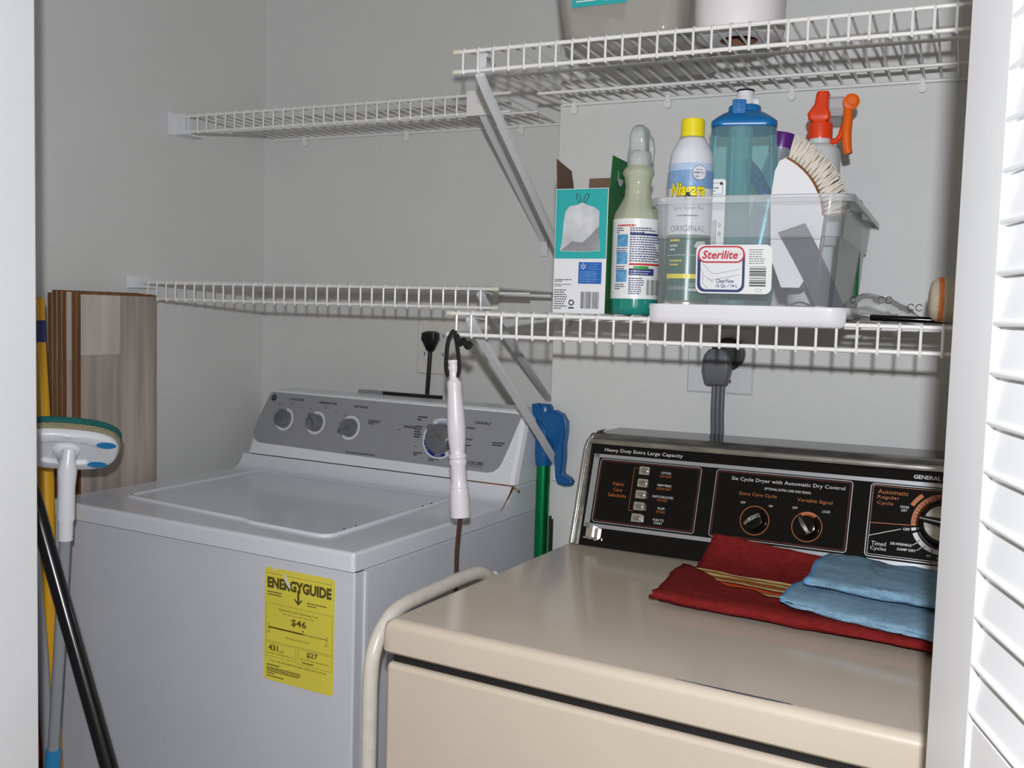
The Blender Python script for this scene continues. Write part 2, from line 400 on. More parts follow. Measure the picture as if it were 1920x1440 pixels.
LR = shelf('lower right white wire shelf carrying the bottles and clear bin', -0.712, XE, 1.340, YJ-0.004, -0.0025, 0.0325,
      [(1.48, -0.0065, -0.70), (1.62, -0.0065, -0.70), (YJ-0.007, -0.0025, -0.708)], [(-0.690, -0.014, -0.70, YJ-0.004, -0.292)],
      [-0.69, -0.40, -0.1, 0.15], [(-0.722, 1.340, -0.0025, -1), (-0.722, 1.340, -0.035, -1)])
UL = shelf('upper left empty white wire shelf over the washer, above the other left shelf', -1.560, -0.795, 1.673, YR-0.004, 0.408, 0.034,
      [(1.827, 0.404, None), (YR-0.007, 0.408, None)], [(-0.845, 0.370, -0.839, YR-0.004, 0.156)],
      [-1.477, -1.189, -0.90], [], lbracket=(1.668, 1.716, 0.368, 0.414), plate=(-0.872, -0.822), tipx=0.010)
LL = shelf('lower left empty white wire shelf directly above the washer console', -1.575, -0.768, 1.572, YR-0.004, 0.042, 0.0335,
      [(1.72, 0.038, None), (1.86, 0.038, None), (YR-0.007, 0.042, None)], [(-0.790, 0.030, -0.815, YR-0.004, -0.190)],
      [-1.45, -1.2, -0.95], [(-0.756, 1.572, 0.042, 1), (-0.756, 1.572, 0.0085, 1)], lbracket=(1.552, 1.592, 0.030, 0.054), tipx=0.010)
MB().tube([(-0.768+1.1715, 1.72-(YR-0.004), -0.004), (-0.755+1.1715, 1.72-(YR-0.004), -0.004)], 0.003, 'shelf_white', 8).build('rail_stub', LL)

# ------------------------------------------------------------------ washer (local: x across, y depth, z up)
a = math.radians(-4.1)
WO = Vector((-1.128, 1.207, 0)) - Vector((math.cos(a), math.sin(a), 0))*0.343
wash = thing('washing_machine', 'white top loading washing machine with grey control console at left', 'washing machine', (WO.x, WO.y, 0), a)
WT = 0.915
MB().box(0.004, 0.682, 0.008, 0.60, 0.03, WT-0.031, 'enamel_body', bev=0.004)\
    .box(0.677, 0.6835, 0.032, 0.595, 0.035, WT-0.034, 'enamel_body', bev=0.0015)\
    .box(0.6815, 0.6850, 0.030, 0.040, 0.035, WT-0.034, 'enamel', bev=0.0012).build('cabinet', wash)
MB().box(0.66, 0.681, 0.012, 0.030, WT-0.034, WT-0.0285, 'black_matte').build('corner_cover', wash)
MB().box(0.01, 0.676, 0.02, 0.58, 0.0, 0.03, 'black_matte').build('base', wash)
# worktop: shallow tray top with splash rise at the rear
mb = MB()
prof = [(0.0, -0.0285), (0.0, -0.006), (0.002, -0.0015), (0.007, 0.0), (0.440, 0.0), (0.456, 0.002), (0.466, 0.008), (0.474, 0.018), (0.479, 0.030), (0.60, 0.030), (0.60, -0.0285)]
xs = [(0, 0.006), (0.002, 0.0015), (0.006, 0), (0.68, 0), (0.684, 0.0015), (0.686, 0.006)]
secs = []
for x, dd in xs:
    secs.append([Vector((x, y+(dd if i < 3 else 0), WT+z-(dd if 3 <= i < 10 else 0))) for i, (y, z) in enumerate(prof)])
mb.loft(secs, 'enamel'); mb.build('worktop', wash)
# lid: raised panel with a rolled rim and finger notch
out = [(0.088, 0.105), (0.10, 0.092), (0.36, 0.072), (0.40, 0.070), (0.412, 0.066), (0.43, 0.060), (0.57, 0.052), (0.586, 0.055), (0.594, 0.068), (0.592, 0.15), (0.585, 0.30), (0.578, 0.44), (0.57, 0.45), (0.085, 0.45), (0.076, 0.44)]
cx, cy = 0.335, 0.26
lp = lambda k, z: [Vector((cx+(x-cx)*(1-k/0.26), cy+(y-cy)*(1-k/0.19), WT+z)) for x, y in out]
mb = MB(); mb.loft([lp(-0.001, -0.002), lp(0, 0.003), lp(0.002, 0.0045), lp(0.005, 0.0045), lp(0.008, 0.002), lp(0.012, 0.0012), lp(0.06, 0.0008)], 'enamel')
lid = mb.build('lid', wash)
for x, y in ((0.588, 0.10), (0.589, 0.13), (0.583, 0.33), (0.582, 0.36)): MB().lathe([(0.0016, 0), (0.0016, 0.0012)], 'black_matte', (x, y, WT+0.0043), n=10).build('rim_hole', lid)
# console
CV0, CZ0 = 0.480, WT+0.032
cd = Vector((0.035, 0.128)).normalized()
def CP(x, h, o=0.0): return Vector((x+0.0, CV0+cd.x*h-cd.y*o, CZ0+cd.y*h+cd.x*o))
def csec(x, ins, top):
    pr = [(0.0, 0.0), (0.006, -0.0005), (top-0.006, -0.0005), (top, 0.004)]
    return [Vector((x, 0.59, CZ0-0.001)), Vector((x, CV0+ins, CZ0-0.001))]+[Vector((x, CV0+cd.x*h+ins*1.0+b, CZ0+cd.y*h)) for h, b in pr]+[Vector((x, 0.56, CZ0+cd.y*top+0.003)), Vector((x, 0.59, CZ0+cd.y*top-0.012))]
mb = MB(); S = []
for x, ins, top in ((0.012, 0.055, 0.05), (0.016, 0.03, 0.09), (0.022, 0.012, 0.118), (0.032, 0.004, 0.134), (0.050, 0.0, 0.141), (0.66, 0.0, 0.141), (0.672, 0.004, 0.136), (0.680, 0.012, 0.122), (0.685, 0.03, 0.10), (0.687, 0.055, 0.05)):
    S.append(csec(x, ins, top))
mb = MB()
# outer body: constant taper, rim narrower at the top
S = []
for k, (xl, xr, h) in enumerate(((0.012, 0.690, 0.0), (0.016, 0.690, 0.03), (0.024, 0.692, 0.07), (0.034, 0.693, 0.11), (0.044, 0.690, 0.134), (0.052, 0.684, 0.141))):
    y = CV0+cd.x*h; zz = CZ0+cd.y*h; e = 0.006
    S.append([Vector((xl, 0.60, zz)), Vector((xl, y+0.012, zz)), Vector((xl+0.004, y+0.003, zz)), Vector((xl+0.012, y, zz)), Vector((xr-0.012, y, zz)), Vector((xr-0.004, y+0.003, zz)), Vector((xr, y+0.012, zz)), Vector((xr, 0.60, zz))])
S.append([p+Vector((0, 0.006 if p.y < 0.55 else 0, 0.003)) for p in S[-1]])
mb.loft(S, 'plastic_white', smooth=False); cons = mb.build('console', wash)
fo = [(0.062, 0.139)]+[(0.678, 0.134), (0.684, 0.129)]
fpoly = [(0.050, 0.136), (0.058, 0.1395), (0.668, 0.1365), (0.678, 0.134), (0.681, 0.129), (0.666, 0.075), (0.655, 0.040), (0.650, 0.030), (0.640, 0.0215), (0.626, 0.018), (0.30, 0.021), (0.055, 0.0245), (0.040, 0.026), (0.028, 0.033), (0.022, 0.046), (0.030, 0.080)]
fas = MB().prism(fpoly, CP, -0.001, 0.0015, 'fascia_grey', 'plastic_white').build('control_panel', wash)
A = Art(lambda x, y, o: CP(x, y, 0.0015+o))
for t_, x, y, wd, h in (('LOAD SIZE', 0.128, 0.1245, 0.040, 0.0042), ('TEMPERATURE', 0.214, 0.1225, 0.050, 0.0046), ('SETTINGS', 0.303, 0.1205, 0.036, 0.0048), ('WHITES', 0.432, 0.088, 0.030, 0.0058),
                        ('CASUALS', 0.600, 0.110, 0.036, 0.0055), ('COLORS', 0.597, 0.030, 0.036, 0.0070)):
    A.text(t_, x, y, h, 'ink_dark', wd, al='C', shear=0.3 if t_ in ('CASUALS',) else 0, bold=0.035)
A.line(0.580, 0.0275, 0.613, 0.0270, 0.0008, 'ink_dark', 1)
for t_, x, y, wd in (('MIN', 0.083, 0.112, 0.008), ('MED', 0.118, 0.115, 0.008), ('MAX', 0.150, 0.108, 0.009), ('COLD', 0.170, 0.109, 0.010), ('WARM', 0.211, 0.113, 0.010), ('HOT', 0.240, 0.106, 0.008), ('OFF', 0.266, 0.1005, 0.007)):
    A.text(t_, x, y, 0.0028, 'ink_dark', wd, al='C')
for b in ((0.328, 0.362, 0.088, 0.098, 3), (0.446, 0.464, 0.070, 0.096, 5), (0.405, 0.425, 0.0825, 0.0845, 1), (0.448, 0.475, 0.105, 0.116, 2), (0.566, 0.590, 0.098, 0.103, 1),
          (0.566, 0.588, 0.076, 0.080, 1), (0.566, 0.586, 0.064, 0.068, 1), (0.628, 0.655, 0.070, 0.079, 2), (0.452, 0.476, 0.034, 0.043, 2), (0.490, 0.515, 0.0265, 0.034, 2), (0.285, 0.400, 0.024, 0.0275, 1), (0.452, 0.462, 0.052, 0.055, 1), (0.206, 0.225, 0.1185, 0.121, 1)):
    A.lines(b[0], b[1], b[2], b[3], b[4], 'ink_dark', seed=int(b[0]*1000), fill=0.6)
A.mb.build('lettering', fas)
mb = Art(lambda x, y, o: CP(x, y, 0.0015+o)); mb.poly(circ(0.063, 0.1265, 0.0085, 24), 'silver', 1); mb.poly(circ(0.063, 0.1265, 0.0072, 24), 'ink_dark', 2)
mb.arc(0.063, 0.1265, 0.0025, 0.0034, 0, 300, 'silver', 3, 14).text('GE', 0.063, 0.1245, 0.004, 'silver', 0.005, l=4, al='C', shear=0.3); mb.build('emblem', fas)
CN = (CP(0, 0, 1)-CP(0, 0, 0)).normalized()
def wknob(x, h, r, ang, ringed):
    base = CP(x, h, 0.0015)
    mb = MB(); mb.lathe([(r, 0), (r*1.0, 0.006), (r*0.92, 0.014), (r*0.84, 0.017), (r*0.5, 0.0175)], 'knob_grey', base, CN, 32)
    up = (CP(0, 1, 0)-CP(0, 0, 0)).normalized(); sd = Vector((1, 0, 0)); g = up*math.sin(ang)+sd*math.cos(ang); s2 = CN.cross(g)
    for e in (1,):
        P0, P1 = base+g*r*1.12, base-g*r*0.80
        mb.loft([[P+s2*hw*(0.9 if q else 1)+CN*0.001, P+s2*hw*0.7+CN*dz, P-s2*hw*0.7+CN*dz, P-s2*hw+CN*0.001] for q, (P, hw, dz) in enumerate(((P0, r*0.20, 0.016), (base, r*0.26, 0.024), (P1, r*0.2, 0.018)))], 'knob_grey', smooth=False)
    kb = mb.build('knob', wash)
    a_ = Art(lambda u_, v_, o: CP(x+u_, h+v_, 0.0015+o)); d0 = math.degrees(ang)
    a_.arc(0, 0, r*1.06, r*1.36, d0+14, d0+346, 'dial_white', 1, 40)
    if ringed:
        a_.arc(0, 0, r*1.05, r*1.25, 188, 300, 'dial_blue', 2, 24); a_.arc(0, 0, r*1.05, r*1.22, 140, 178, 'dial_pale', 2, 12); a_.arc(0, 0, r*1.05, r*1.22, 70, 112, 'dial_pale', 2, 12)
        for t_ in (210, 222, 262, 268, 274, 280): a_.arc(0, 0, r*1.06, r*1.24, t_, t_+1.6, 'dial_white', 3, 2)
    a_.build('dial_ring', kb)
wknob(0.104, 0.081, 0.0185, math.radians(100), False); wknob(0.192, 0.080, 0.0185, math.radians(125), False)
wknob(0.284, 0.077, 0.0190, math.radians(215), False); wknob(0.509, 0.074, 0.0300, math.radians(140), True)
MB().box(0.225, 0.435, 0.603, 0.618, WT+0.10, WT+0.177, 'black_matte').box(0.225, 0.290, 0.6005, 0.6155, WT+0.10, WT+0.178, 'silver').build('rear_cover', wash)
# rust run at the right of the splash seam
A = Art(lambda x, y, o: Vector((0.6865+o, x, WT+y)))
tr = bez([(0.478, 0.030, 0), (0.470, 0.022, 0), (0.462, 0.014, 0), (0.452, 0.006, 0), (0.440, -0.004, 0), (0.432, -0.010, 0)], 6)
for i in range(len(tr)-1): k = 0.0062*(1-i/len(tr))+0.0016; A.line(tr[i].x, tr[i].y, tr[i+1].x, tr[i+1].y, k, 'rust' if i < 16 else 'rust_light', 1)
A.line(0.478, 0.030, 0.500, 0.018, 0.0036, 'rust_light', 1); A.poly(circ(0.501, 0.0175, 0.0036, 8), 'rust', 2)
A.build('rust_stain', wash)
A = Art(lambda x, y, o: Vector((x, 0.4795-o, WT+y))); A.line(0.585, 0.0305, 0.686, 0.0305, 0.0022, 'rust', 1); A.line(0.03, 0.031, 0.686, 0.031, 0.0010, 'ink_dark', 0); A.build('seam', wash)
# yellow energy label
lab = MB().prism(rrect(0.509, 0.646, 0.690, 0.868, 0.006), lambda x, y, d: Vector((x, 0.0075-d, y)), 0, 0.0006, 'label_yellow').build('energy_label', wash)
A = Art(lambda x, y, o: Vector((0.509+x, 0.0069-o, 0.690+y)), 0.0001, 0.00015)
A.text('ENERGYGUIDE', 0.0055, 0.146, 0.0175, 'ink_olive', 0.126, bold=0.05)
A.rect(0.0655, 0.0695, 0.132, 0.150, 'ink_olive', 1).poly([(0.060, 0.1345), (0.0675, 0.1270), (0.075, 0.1345), (0.075, 0.1375), (0.0675, 0.1315), (0.060, 0.1375)], 'ink_olive', 2)
A.line(0.003, 0.169, 0.134, 0.169, 0.0005, 'ink_olive', 1)
A.lines(0.006, 0.038, 0.134, 0.142, 2, 'ink_olive', fill=0.45, seed=5); A.lines(0.085, 0.124, 0.128, 0.136, 2, 'ink_olive', fill=0.4, seed=6)
A.frame(0.003, 0.134, 0.062, 0.122, 0.0006, 0.0004, 'ink_olive', 1)
A.text('Estimated Yearly Operating Cost', 0.068, 0.112, 0.0050, 'ink_olive', 0.076, al='C'); A.text('(when used with an electric water heater)', 0.068, 0.1075, 0.0030, 'ink_olive', 0.062, al='C')
A.text('$46', 0.069, 0.092, 0.0125, 'ink_olive', 0.030, al='C', bold=0.02)
A.rect(0.009, 0.078, 0.0828, 0.0852, 'ink_olive', 1); A.line(0.009, 0.0840, 0.124, 0.0840, 0.0009, 'ink_olive', 2); A.line(0.009, 0.079, 0.009, 0.091, 0.0009, 'ink_olive', 2); A.line(0.124, 0.079, 0.124, 0.089, 0.0009, 'ink_olive', 2)
for x in (0.034, 0.064, 0.094): A.line(x, 0.0815, x, 0.084, 0.0006, 'ink_olive', 2)
A.poly([(0.076, 0.0895), (0.080, 0.0895), (0.078, 0.0865)], 'ink_olive', 2)
A.text('$10', 0.009, 0.0745, 0.0032, 'ink_olive', 0.006, al='C'); A.text('$71', 0.124, 0.0735, 0.0035, 'ink_olive', 0.007, al='C'); A.text('Cost Range of Similar Models', 0.066, 0.0705, 0.0038, 'ink_olive', 0.047, al='C')
A.frame(0.003, 0.064, 0.038, 0.060, 0.0006, 0.0004, 'ink_olive', 1); A.frame(0.068, 0.134, 0.036, 0.060, 0.0006, 0.0004, 'ink_olive', 1)
A.text('431', 0.009, 0.0475, 0.0095, 'ink_olive', 0.0195, bold=0.03); A.text('kWh', 0.031, 0.0465, 0.0038, 'ink_olive', 0.009); A.text('Estimated Yearly Electricity Use', 0.006, 0.0415, 0.0036, 'ink_olive', 0.053)
A.text('$27', 0.096, 0.0490, 0.0092, 'ink_olive', 0.0215, al='C', bold=0.02); A.text('Estimated Yearly Operating Cost', 0.101, 0.0435, 0.0036, 'ink_olive', 0.056, al='C'); A.lines(0.076, 0.128, 0.038, 0.0425, 1, 'ink_olive', fill=0.45, seed=4)
A.text('Your cost will depend on your utility rates and use.', 0.068, 0.0290, 0.0050, 'ink_olive', 0.113, al='C')
A.lines(0.006, 0.066, 0.0225, 0.0265, 1, 'ink_olive', fill=0.5, seed=8); A.lines(0.006, 0.084, 0.0130, 0.0215, 3, 'ink_olive', fill=0.6, seed=9); A.lines(0.006, 0.034, 0.0095, 0.0130, 1, 'ink_olive', fill=0.5, seed=11); A.lines(0.006, 0.060, 0.0050, 0.0085, 1, 'ink_olive', fill=0.5, seed=10)
A.poly([(0.016, 0.178), (0.022, 0.1785), (0.026, 0.1755), (0.020, 0.1725)], 'tear_white', 3); A.poly([(0.037, 0.172), (0.043, 0.170), (0.053, 0.153), (0.049, 0.151), (0.041, 0.160)], 'tear_white', 3)
A.build('print', lab)
A = Art(lambda x, y, o: Vector((x, 0.008-o, y))); A.poly(circ(0.058, WT-0.062, 0.0017, 10), 'ink_black'); A.build('screw_hole', wash)

# ------------------------------------------------------------------ dryer
a = math.radians(-4.9)
dry = thing('clothes_dryer', 'beige clothes dryer with black and chrome control console at right', 'dryer', (-0.577, 0.955, 0), a)
DT = 0.915; DW = 0.686; DD = 0.62
MB().box(-0.0100, DW-0.006, -0.004, DD, 0.02, DT-0.052, 'beige', bev=0.007).box(-0.003, DW-0.012, 0.003, DD, DT-0.056, DT-0.035, 'black_matte').box(0.02, DW-0.02, 0.03, DD-0.02, 0.0, 0.021, 'black_matte').build('cabinet', dry)
prof = [(-0.005, -0.0405), (-0.009, -0.036), (-0.009, -0.010), (-0.007, -0.004), (-0.002, -0.0008), (0.003, 0.0), (0.005, -0.0006), (DD, -0.0006), (DD, -0.0405)]
secs = []
for x, dd, dz in ((-0.007, 0.006, 0.010), (-0.011, 0.004, 0.010), (-0.009, 0.001, 0.004), (-0.004, 0, 0.0008), (0.001, 0, 0.0), (DW-0.012, 0, 0), (DW-0.007, 0, 0.0008), (DW-0.002, 0.001, 0.004), (DW, 0.004, 0.01), (DW-0.004, 0.006, 0.010)):
    secs.append([Vector((x, y+(dd if i < 4 else 0), DT+z_-(dz if 1 < i < 8 else 0))) for i, (y, z_) in enumerate(prof)])
mb = MB(); mb.loft(secs, 'beige')
for i, f in enumerate(mb.f):
    zs = [mb.v[k][2] for k in f]; ys = [mb.v[k][1] for k in f]
    if min(zs) > DT-0.003 and min(ys) > 0.0: mb.m[i] = 'beige_top'
mb.build('worktop', dry)
A = Art(lambda x, y, o: Vector((x, -0.0015+y, DT+0.0002+o)))
cp_ = bez([(0.34, 0.0015, 0), (0.38, 0.001, 0), (0.41, 0.0005, 0), (0.44, 0.001, 0), (0.455, 0.0012, 0)], 6)
for i in range(len(cp_)-1): A.line(cp_[i].x, cp_[i].y+0.0018, cp_[i+1].x, cp_[i+1].y+0.0018, 0.0028*math.sin(PI*(i+1)/(len(cp_)+1))+0.0006, 'chip_blue', 0)
A.build('paint_chip', dry)
PV0, PV1 = 0.458, 0.503; pd = Vector((PV1-PV0, 0.155)).normalized()
def PP(x, h, o=0.0):
    hh = h+0.016*max(0, x); return Vector((x, PV0+pd.x*hh-pd.y*o, DT+pd.y*hh+pd.x*o))
mb = MB(); S = []
for h, fo_, bk in ((0.0, 0, DD), (0.06, 0, DD), (0.12, 0, DD), (0.158, 0, DD), (0.168, 0.004, DD), (0.176, 0.014, DD-0.005)):
    S.append([PP(0.010, h)+Vector((0, fo_, 0)), PP(DW-0.010, h)+Vector((0, fo_, 0)), Vector((DW-0.010, bk, PP(DW, h).z)), Vector((0.010, bk, PP(0, h).z))])
mb.loft(S, 'black_gloss', smooth=False); con = mb.build('console', dry)
# chrome frame: end cap and top band
mb = MB()
for (xa, xb) in ((-0.001, 0.012), (DW-0.012, DW+0.001)):
    S = []
    for h, r_ in ((0.0, 0), (0.05, 0), (0.10, 0), (0.150, 0.0), (0.163, 0.002), (0.173, 0.008), (0.179, 0.018)):
        p = PP(xa, h, 0.004); S.append([Vector((xa+(r_ if xa < 0.3 else 0), p.y+r_, p.z)), Vector((xb-(r_ if xa > 0.3 else 0), p.y+r_, p.z)), Vector((xb-(r_ if xa > 0.3 else 0), p.y+0.034+r_*0.4, p.z)), Vector((xa+(r_ if xa < 0.3 else 0), p.y+0.034+r_*0.4, p.z))])
    mb.loft(S, 'chrome_worn', smooth=False)
mb.tube([PP(0.0035, 0.002, 0.0045), PP(0.0035, 0.148, 0.0045), PP(0.006, 0.163, 0.003), PP(0.012, 0.172, 0)], 0.0028, 'chrome', 10)
S = []
for x in [0.006+i*(DW-0.012)/12 for i in range(13)]:
    S.append([PP(x, 0.159, 0.0), PP(x, 0.159, 0.003), PP(x, 0.163, 0.005), PP(x, 0.167, 0.0042), PP(x, 0.168, 0.003), PP(x, 0.173, 0.001), PP(x, 0.177, -0.004), PP(x, 0.179, -0.010), PP(x, 0.1795, -0.014), PP(x, 0.176, -0.016), PP(x, 0.160, -0.01)])
mb.loft(S, 'chrome_worn', smooth=True); mb.build('chrome_trim', dry)
mb = MB().prism([(0.026, 0.012), (0.046, 0.012), (0.046, 0.028), (0.026, 0.028)], PP, 0.0, 0.006, 'chrome').prism([(0.0335, 0.010), (0.0385, 0.010), (0.0385, 0.031), (0.0335, 0.031)], PP, 0.0, 0.0095, 'chrome').tube([PP(0.024, 0.012, 0.008), PP(0.048, 0.012, 0.008)], 0.0018, 'chrome', 8)
mb.build('hinge_clip', dry)
fsc = Art(lambda x, y, o: PP(x, y, o))
fsc.rect(0.020, 0.666, 0.029, 0.035, 'silver', 0, 6).rect(0.020, 0.666, 0.1385, 0.1440, 'silver', 0, 6).rect(0.018, 0.0275, 0.029, 0.1440, 'silver', 0)
bx = ((0.030, 0.195, 'line_red'), (0.217, 0.411, 'line_red'), (0.434, 0.655, 'line_orange'))
for x0, x1, cl in bx:
    fsc.frame(x0, x1, 0.0375, 0.1370, 0.005, 0.0012, 'silver', 1); fsc.frame(x0+0.0032, x1-0.0032, 0.0405, 0.1342, 0.003, 0.0006, cl if cl == 'line_red' else 'silver', 1)
fsc.build('fascia', con)
A = Art(lambda x, y, o: PP(x, y, o))
A.text('Heavy Duty Extra Large Capacity', 0.0345, 0.1472, 0.0070, 'text_silver', 0.128)
A.text('GENERAL', 0.487, 0.1478, 0.0054, 'text_silver', 0.034, bold=0.02); A.arc(0.5275, 0.1505, 0.0038, 0.0045, 0, 360, 'text_silver', 1, 20); A.text('GE', 0.5275, 0.1490, 0.003, 'text_silver', 0.005, al='C', shear=0.3)
A.text('Six Cycle Dryer with Automatic Dry Control', 0.241, 0.1215, 0.0066, 'text_silver', 0.160); A.text('OPTIONAL EXTRA CARE AND SIGNAL', 0.323, 0.1130, 0.0034, 'text_silver', 0.066, al='C')
A.text('Extra Care Cycle', 0.282, 0.1010, 0.0062, 'line_orange', 0.054, al='C'); A.text('Variable Signal', 0.362, 0.1000, 0.0062, 'line_orange', 0.048, al='C')
A.text('OFF', 0.262, 0.0900, 0.0032, 'text_silver', 0.007, al='C'); A.text('ON', 0.302, 0.0890, 0.0032, 'text_silver', 0.0055, al='C')
A.text('OFF', 0.336, 0.0900, 0.0034, 'text_silver', 0.007, al='C'); A.text('LOUD', 0.379, 0.0890, 0.0036, 'text_silver', 0.0105, al='C')
A.text('Fabric', 0.066, 0.0970, 0.0055, 'line_orange', 0.018, al='C'); A.text('Care', 0.066, 0.0880, 0.0055, 'line_orange', 0.014, al='C'); A.text('Selections', 0.066, 0.0795, 0.0055, 'line_orange', 0.030, al='C')
for y, s1, s2 in ((0.1215, 'COTTONS', 'HIGH HEAT'), (0.1025, 'PERM PRESS', 'MEDIUM HEAT'), (0.0850, 'KNITS DELICATES', 'LOW HEAT'), (0.0675, 'FLUFF', 'NO HEAT')):
    A.text(s1, 0.140, y, 0.0034, 'text_silver', 0.0022*len(s1), al='C'); A.text(s2, 0.140, y-0.005, 0.0032, 'line_orange', 0.0021*len(s2), al='C')
A.text('PUSH TO', 0.138, 0.0500, 0.0034, 'text_silver', 0.017, al='C'); A.text('START', 0.138, 0.0452, 0.0034, 'text_silver', 0.013, al='C')
A.rect(0.0880, 0.0886, 0.061, 0.127, 'line_orange', 1).rect(0.088, 0.096, 0.1265, 0.127, 'line_orange', 1).rect(0.088, 0.096, 0.061, 0.0615, 'line_orange', 1)
for i, s1 in enumerate(('Automatic', 'Regular', 'Cycle')): A.text(s1, 0.444, 0.1235-0.0080*i, 0.0058, 'line_orange', (0.039, 0.028, 0.021)[i])
A.text('MORE', 0.4795, 0.1065, 0.0034, 'text_silver', 0.011, al='C'); A.text('DRY', 0.4795, 0.1020, 0.0034, 'text_silver', 0.0075, al='C'); A.text('LESS', 0.516, 0.1235, 0.0032, 'text_silver', 0.010, al='C'); A.text('DRY', 0.516, 0.1190, 0.0032, 'text_silver', 0.0075, al='C')
A.text('OFF', 0.4800, 0.0770, 0.0038, 'text_silver', 0.0085, bold=0.02); A.text('Timed', 0.4420, 0.0530, 0.0056, 'text_silver', 0.0185); A.text('Cycles', 0.4410, 0.0455, 0.0062, 'text_silver', 0.0205)
A.text('DE-WRINKLE', 0.4925, 0.0565, 0.0034, 'text_silver', 0.0265, al='R', bold=0.02); A.text('DAMP DRY', 0.4985, 0.0500, 0.0034, 'text_silver', 0.0235, al='R', bold=0.02)
A.text('30', 0.514, 0.0460, 0.0030, 'text_silver', 0.005, al='C'); A.text('40', 0.526, 0.0440, 0.0030, 'text_silver', 0.005, al='C'); A.text('REGULAR', 0.520, 0.0385, 0.0030, 'text_silver', 0.024)
kx, kh = 0.529, 0.0900
A.arc(kx, kh, 0.034, 0.040, 95, 188, 'line_orange', 1, 24).arc(kx, kh, 0.034, 0.040, 203, 330, 'text_silver', 1, 28).arc(kx, kh, 0.034, 0.040, 192, 198, 'text_silver', 1, 3)
A.arc(kx, kh, 0.043, 0.0485, 128, 152, 'line_orange', 1, 8)
for t_ in range(100, 186, 8): A.arc(kx, kh, 0.034, 0.038, t_, t_+1.4, 'ink_black', 2, 1)
for t_ in (220, 236, 252, 268): A.arc(kx, kh, 0.036, 0.042, t_, t_+1.5, 'ink_black', 2, 1)
A.line(0.438, 0.0830, 0.4905, 0.0850, 0.0009, 'line_orange', 1).line(0.4375, 0.134, 0.4375, 0.0830, 0.0009, 'line_orange', 1).line(0.4375, 0.1340, 0.560, 0.1335, 0.0009, 'line_orange', 1)
A.line(0.438, 0.0655, 0.4775, 0.0785, 0.0009, 'text_silver', 1).line(0.4375, 0.0405, 0.4375, 0.0655, 0.0009, 'text_silver', 1)
A.line(0.4935, 0.0590, 0.5000, 0.0635, 0.0009, 'text_silver', 1).line(0.4995, 0.0525, 0.5050, 0.0575, 0.0009, 'text_silver', 1)
A.build('lettering', con)
for x, h in ((0.1065, 0.1235), (0.1065, 0.1045), (0.1060, 0.0870), (0.1055, 0.0690), (0.1045, 0.0510)):
    q = MB().prism(rrect(-0.0082, 0.0082, -0.0062, 0.0062, 0.001, 2), lambda u_, v_, d: PP(x+u_, h+v_, d), 0, 0.005, 'chrome')
    q.prism(circ(0, 0, 0.0055, 20, 0.004), lambda u_, v_, d: PP(x+u_, h+v_, d), 0.005, 0.0068, 'chrome_worn'); q.build('push_button', dry)
PN = (PP(0, 0, 1)-PP(0, 0, 0)).normalized()
def dknob(x, h, r, ang, big=False):
    base = PP(x, h, 0.0005); up = (PP(0, 1)-PP(0, 0)).normalized(); g = up*math.sin(ang)+Vector((1, 0, 0))*math.cos(ang); s2 = PN.cross(g)
    mb = MB(); mb.lathe([(r, 0), (r, 0.004), (r*0.86, 0.012), (r*0.82, 0.013), (r*0.3, 0.0135)], 'black_gloss', base, PN, 36)
    if big: mb.lathe([(r*0.72, 0.0132), (r*0.70, 0.0150), (r*0.2, 0.0152)], 'chrome_worn', base, PN, 36)
    mb.loft([[P+s2*hw, P+s2*hw*0.7+PN*dz, P-s2*hw*0.7+PN*dz, P-s2*hw] for P, hw, dz in ((base+g*r*0.80, r*0.16, 0.018), (base, r*0.24, 0.024), (base-g*r*0.75, r*0.16, 0.019))], 'chrome_worn' if not big else 'black_gloss', smooth=False)
    kb = mb.build('knob', dry)
    MB().tube([base+g*r*0.85+PN*0.0185, base+PN*0.0250, base-g*r*0.1+PN*0.0250], 0.0011 if not big else 0.0018, 'chrome', 8).build('pointer', kb)
    if not big: Art(lambda u_, v_, o: PP(x+u_, h+v_, o)).arc(0, 0, r*1.22, r*1.28, 0, 360, 'line_orange', 1, 40).build('dial_ring', kb)
dknob(0.2815, 0.0675, 0.0165, math.radians(40)); dknob(0.3550, 0.0670, 0.0165, math.radians(125)); dknob(kx, kh, 0.0325, math.radians(172), True)
Art(lambda x, y, o: PP(x, y, o)).arc(0.3550, 0.0670, 0.0170, 0.0200, 55, 120, 'line_orange', 2, 12).build('signal_scale', con)

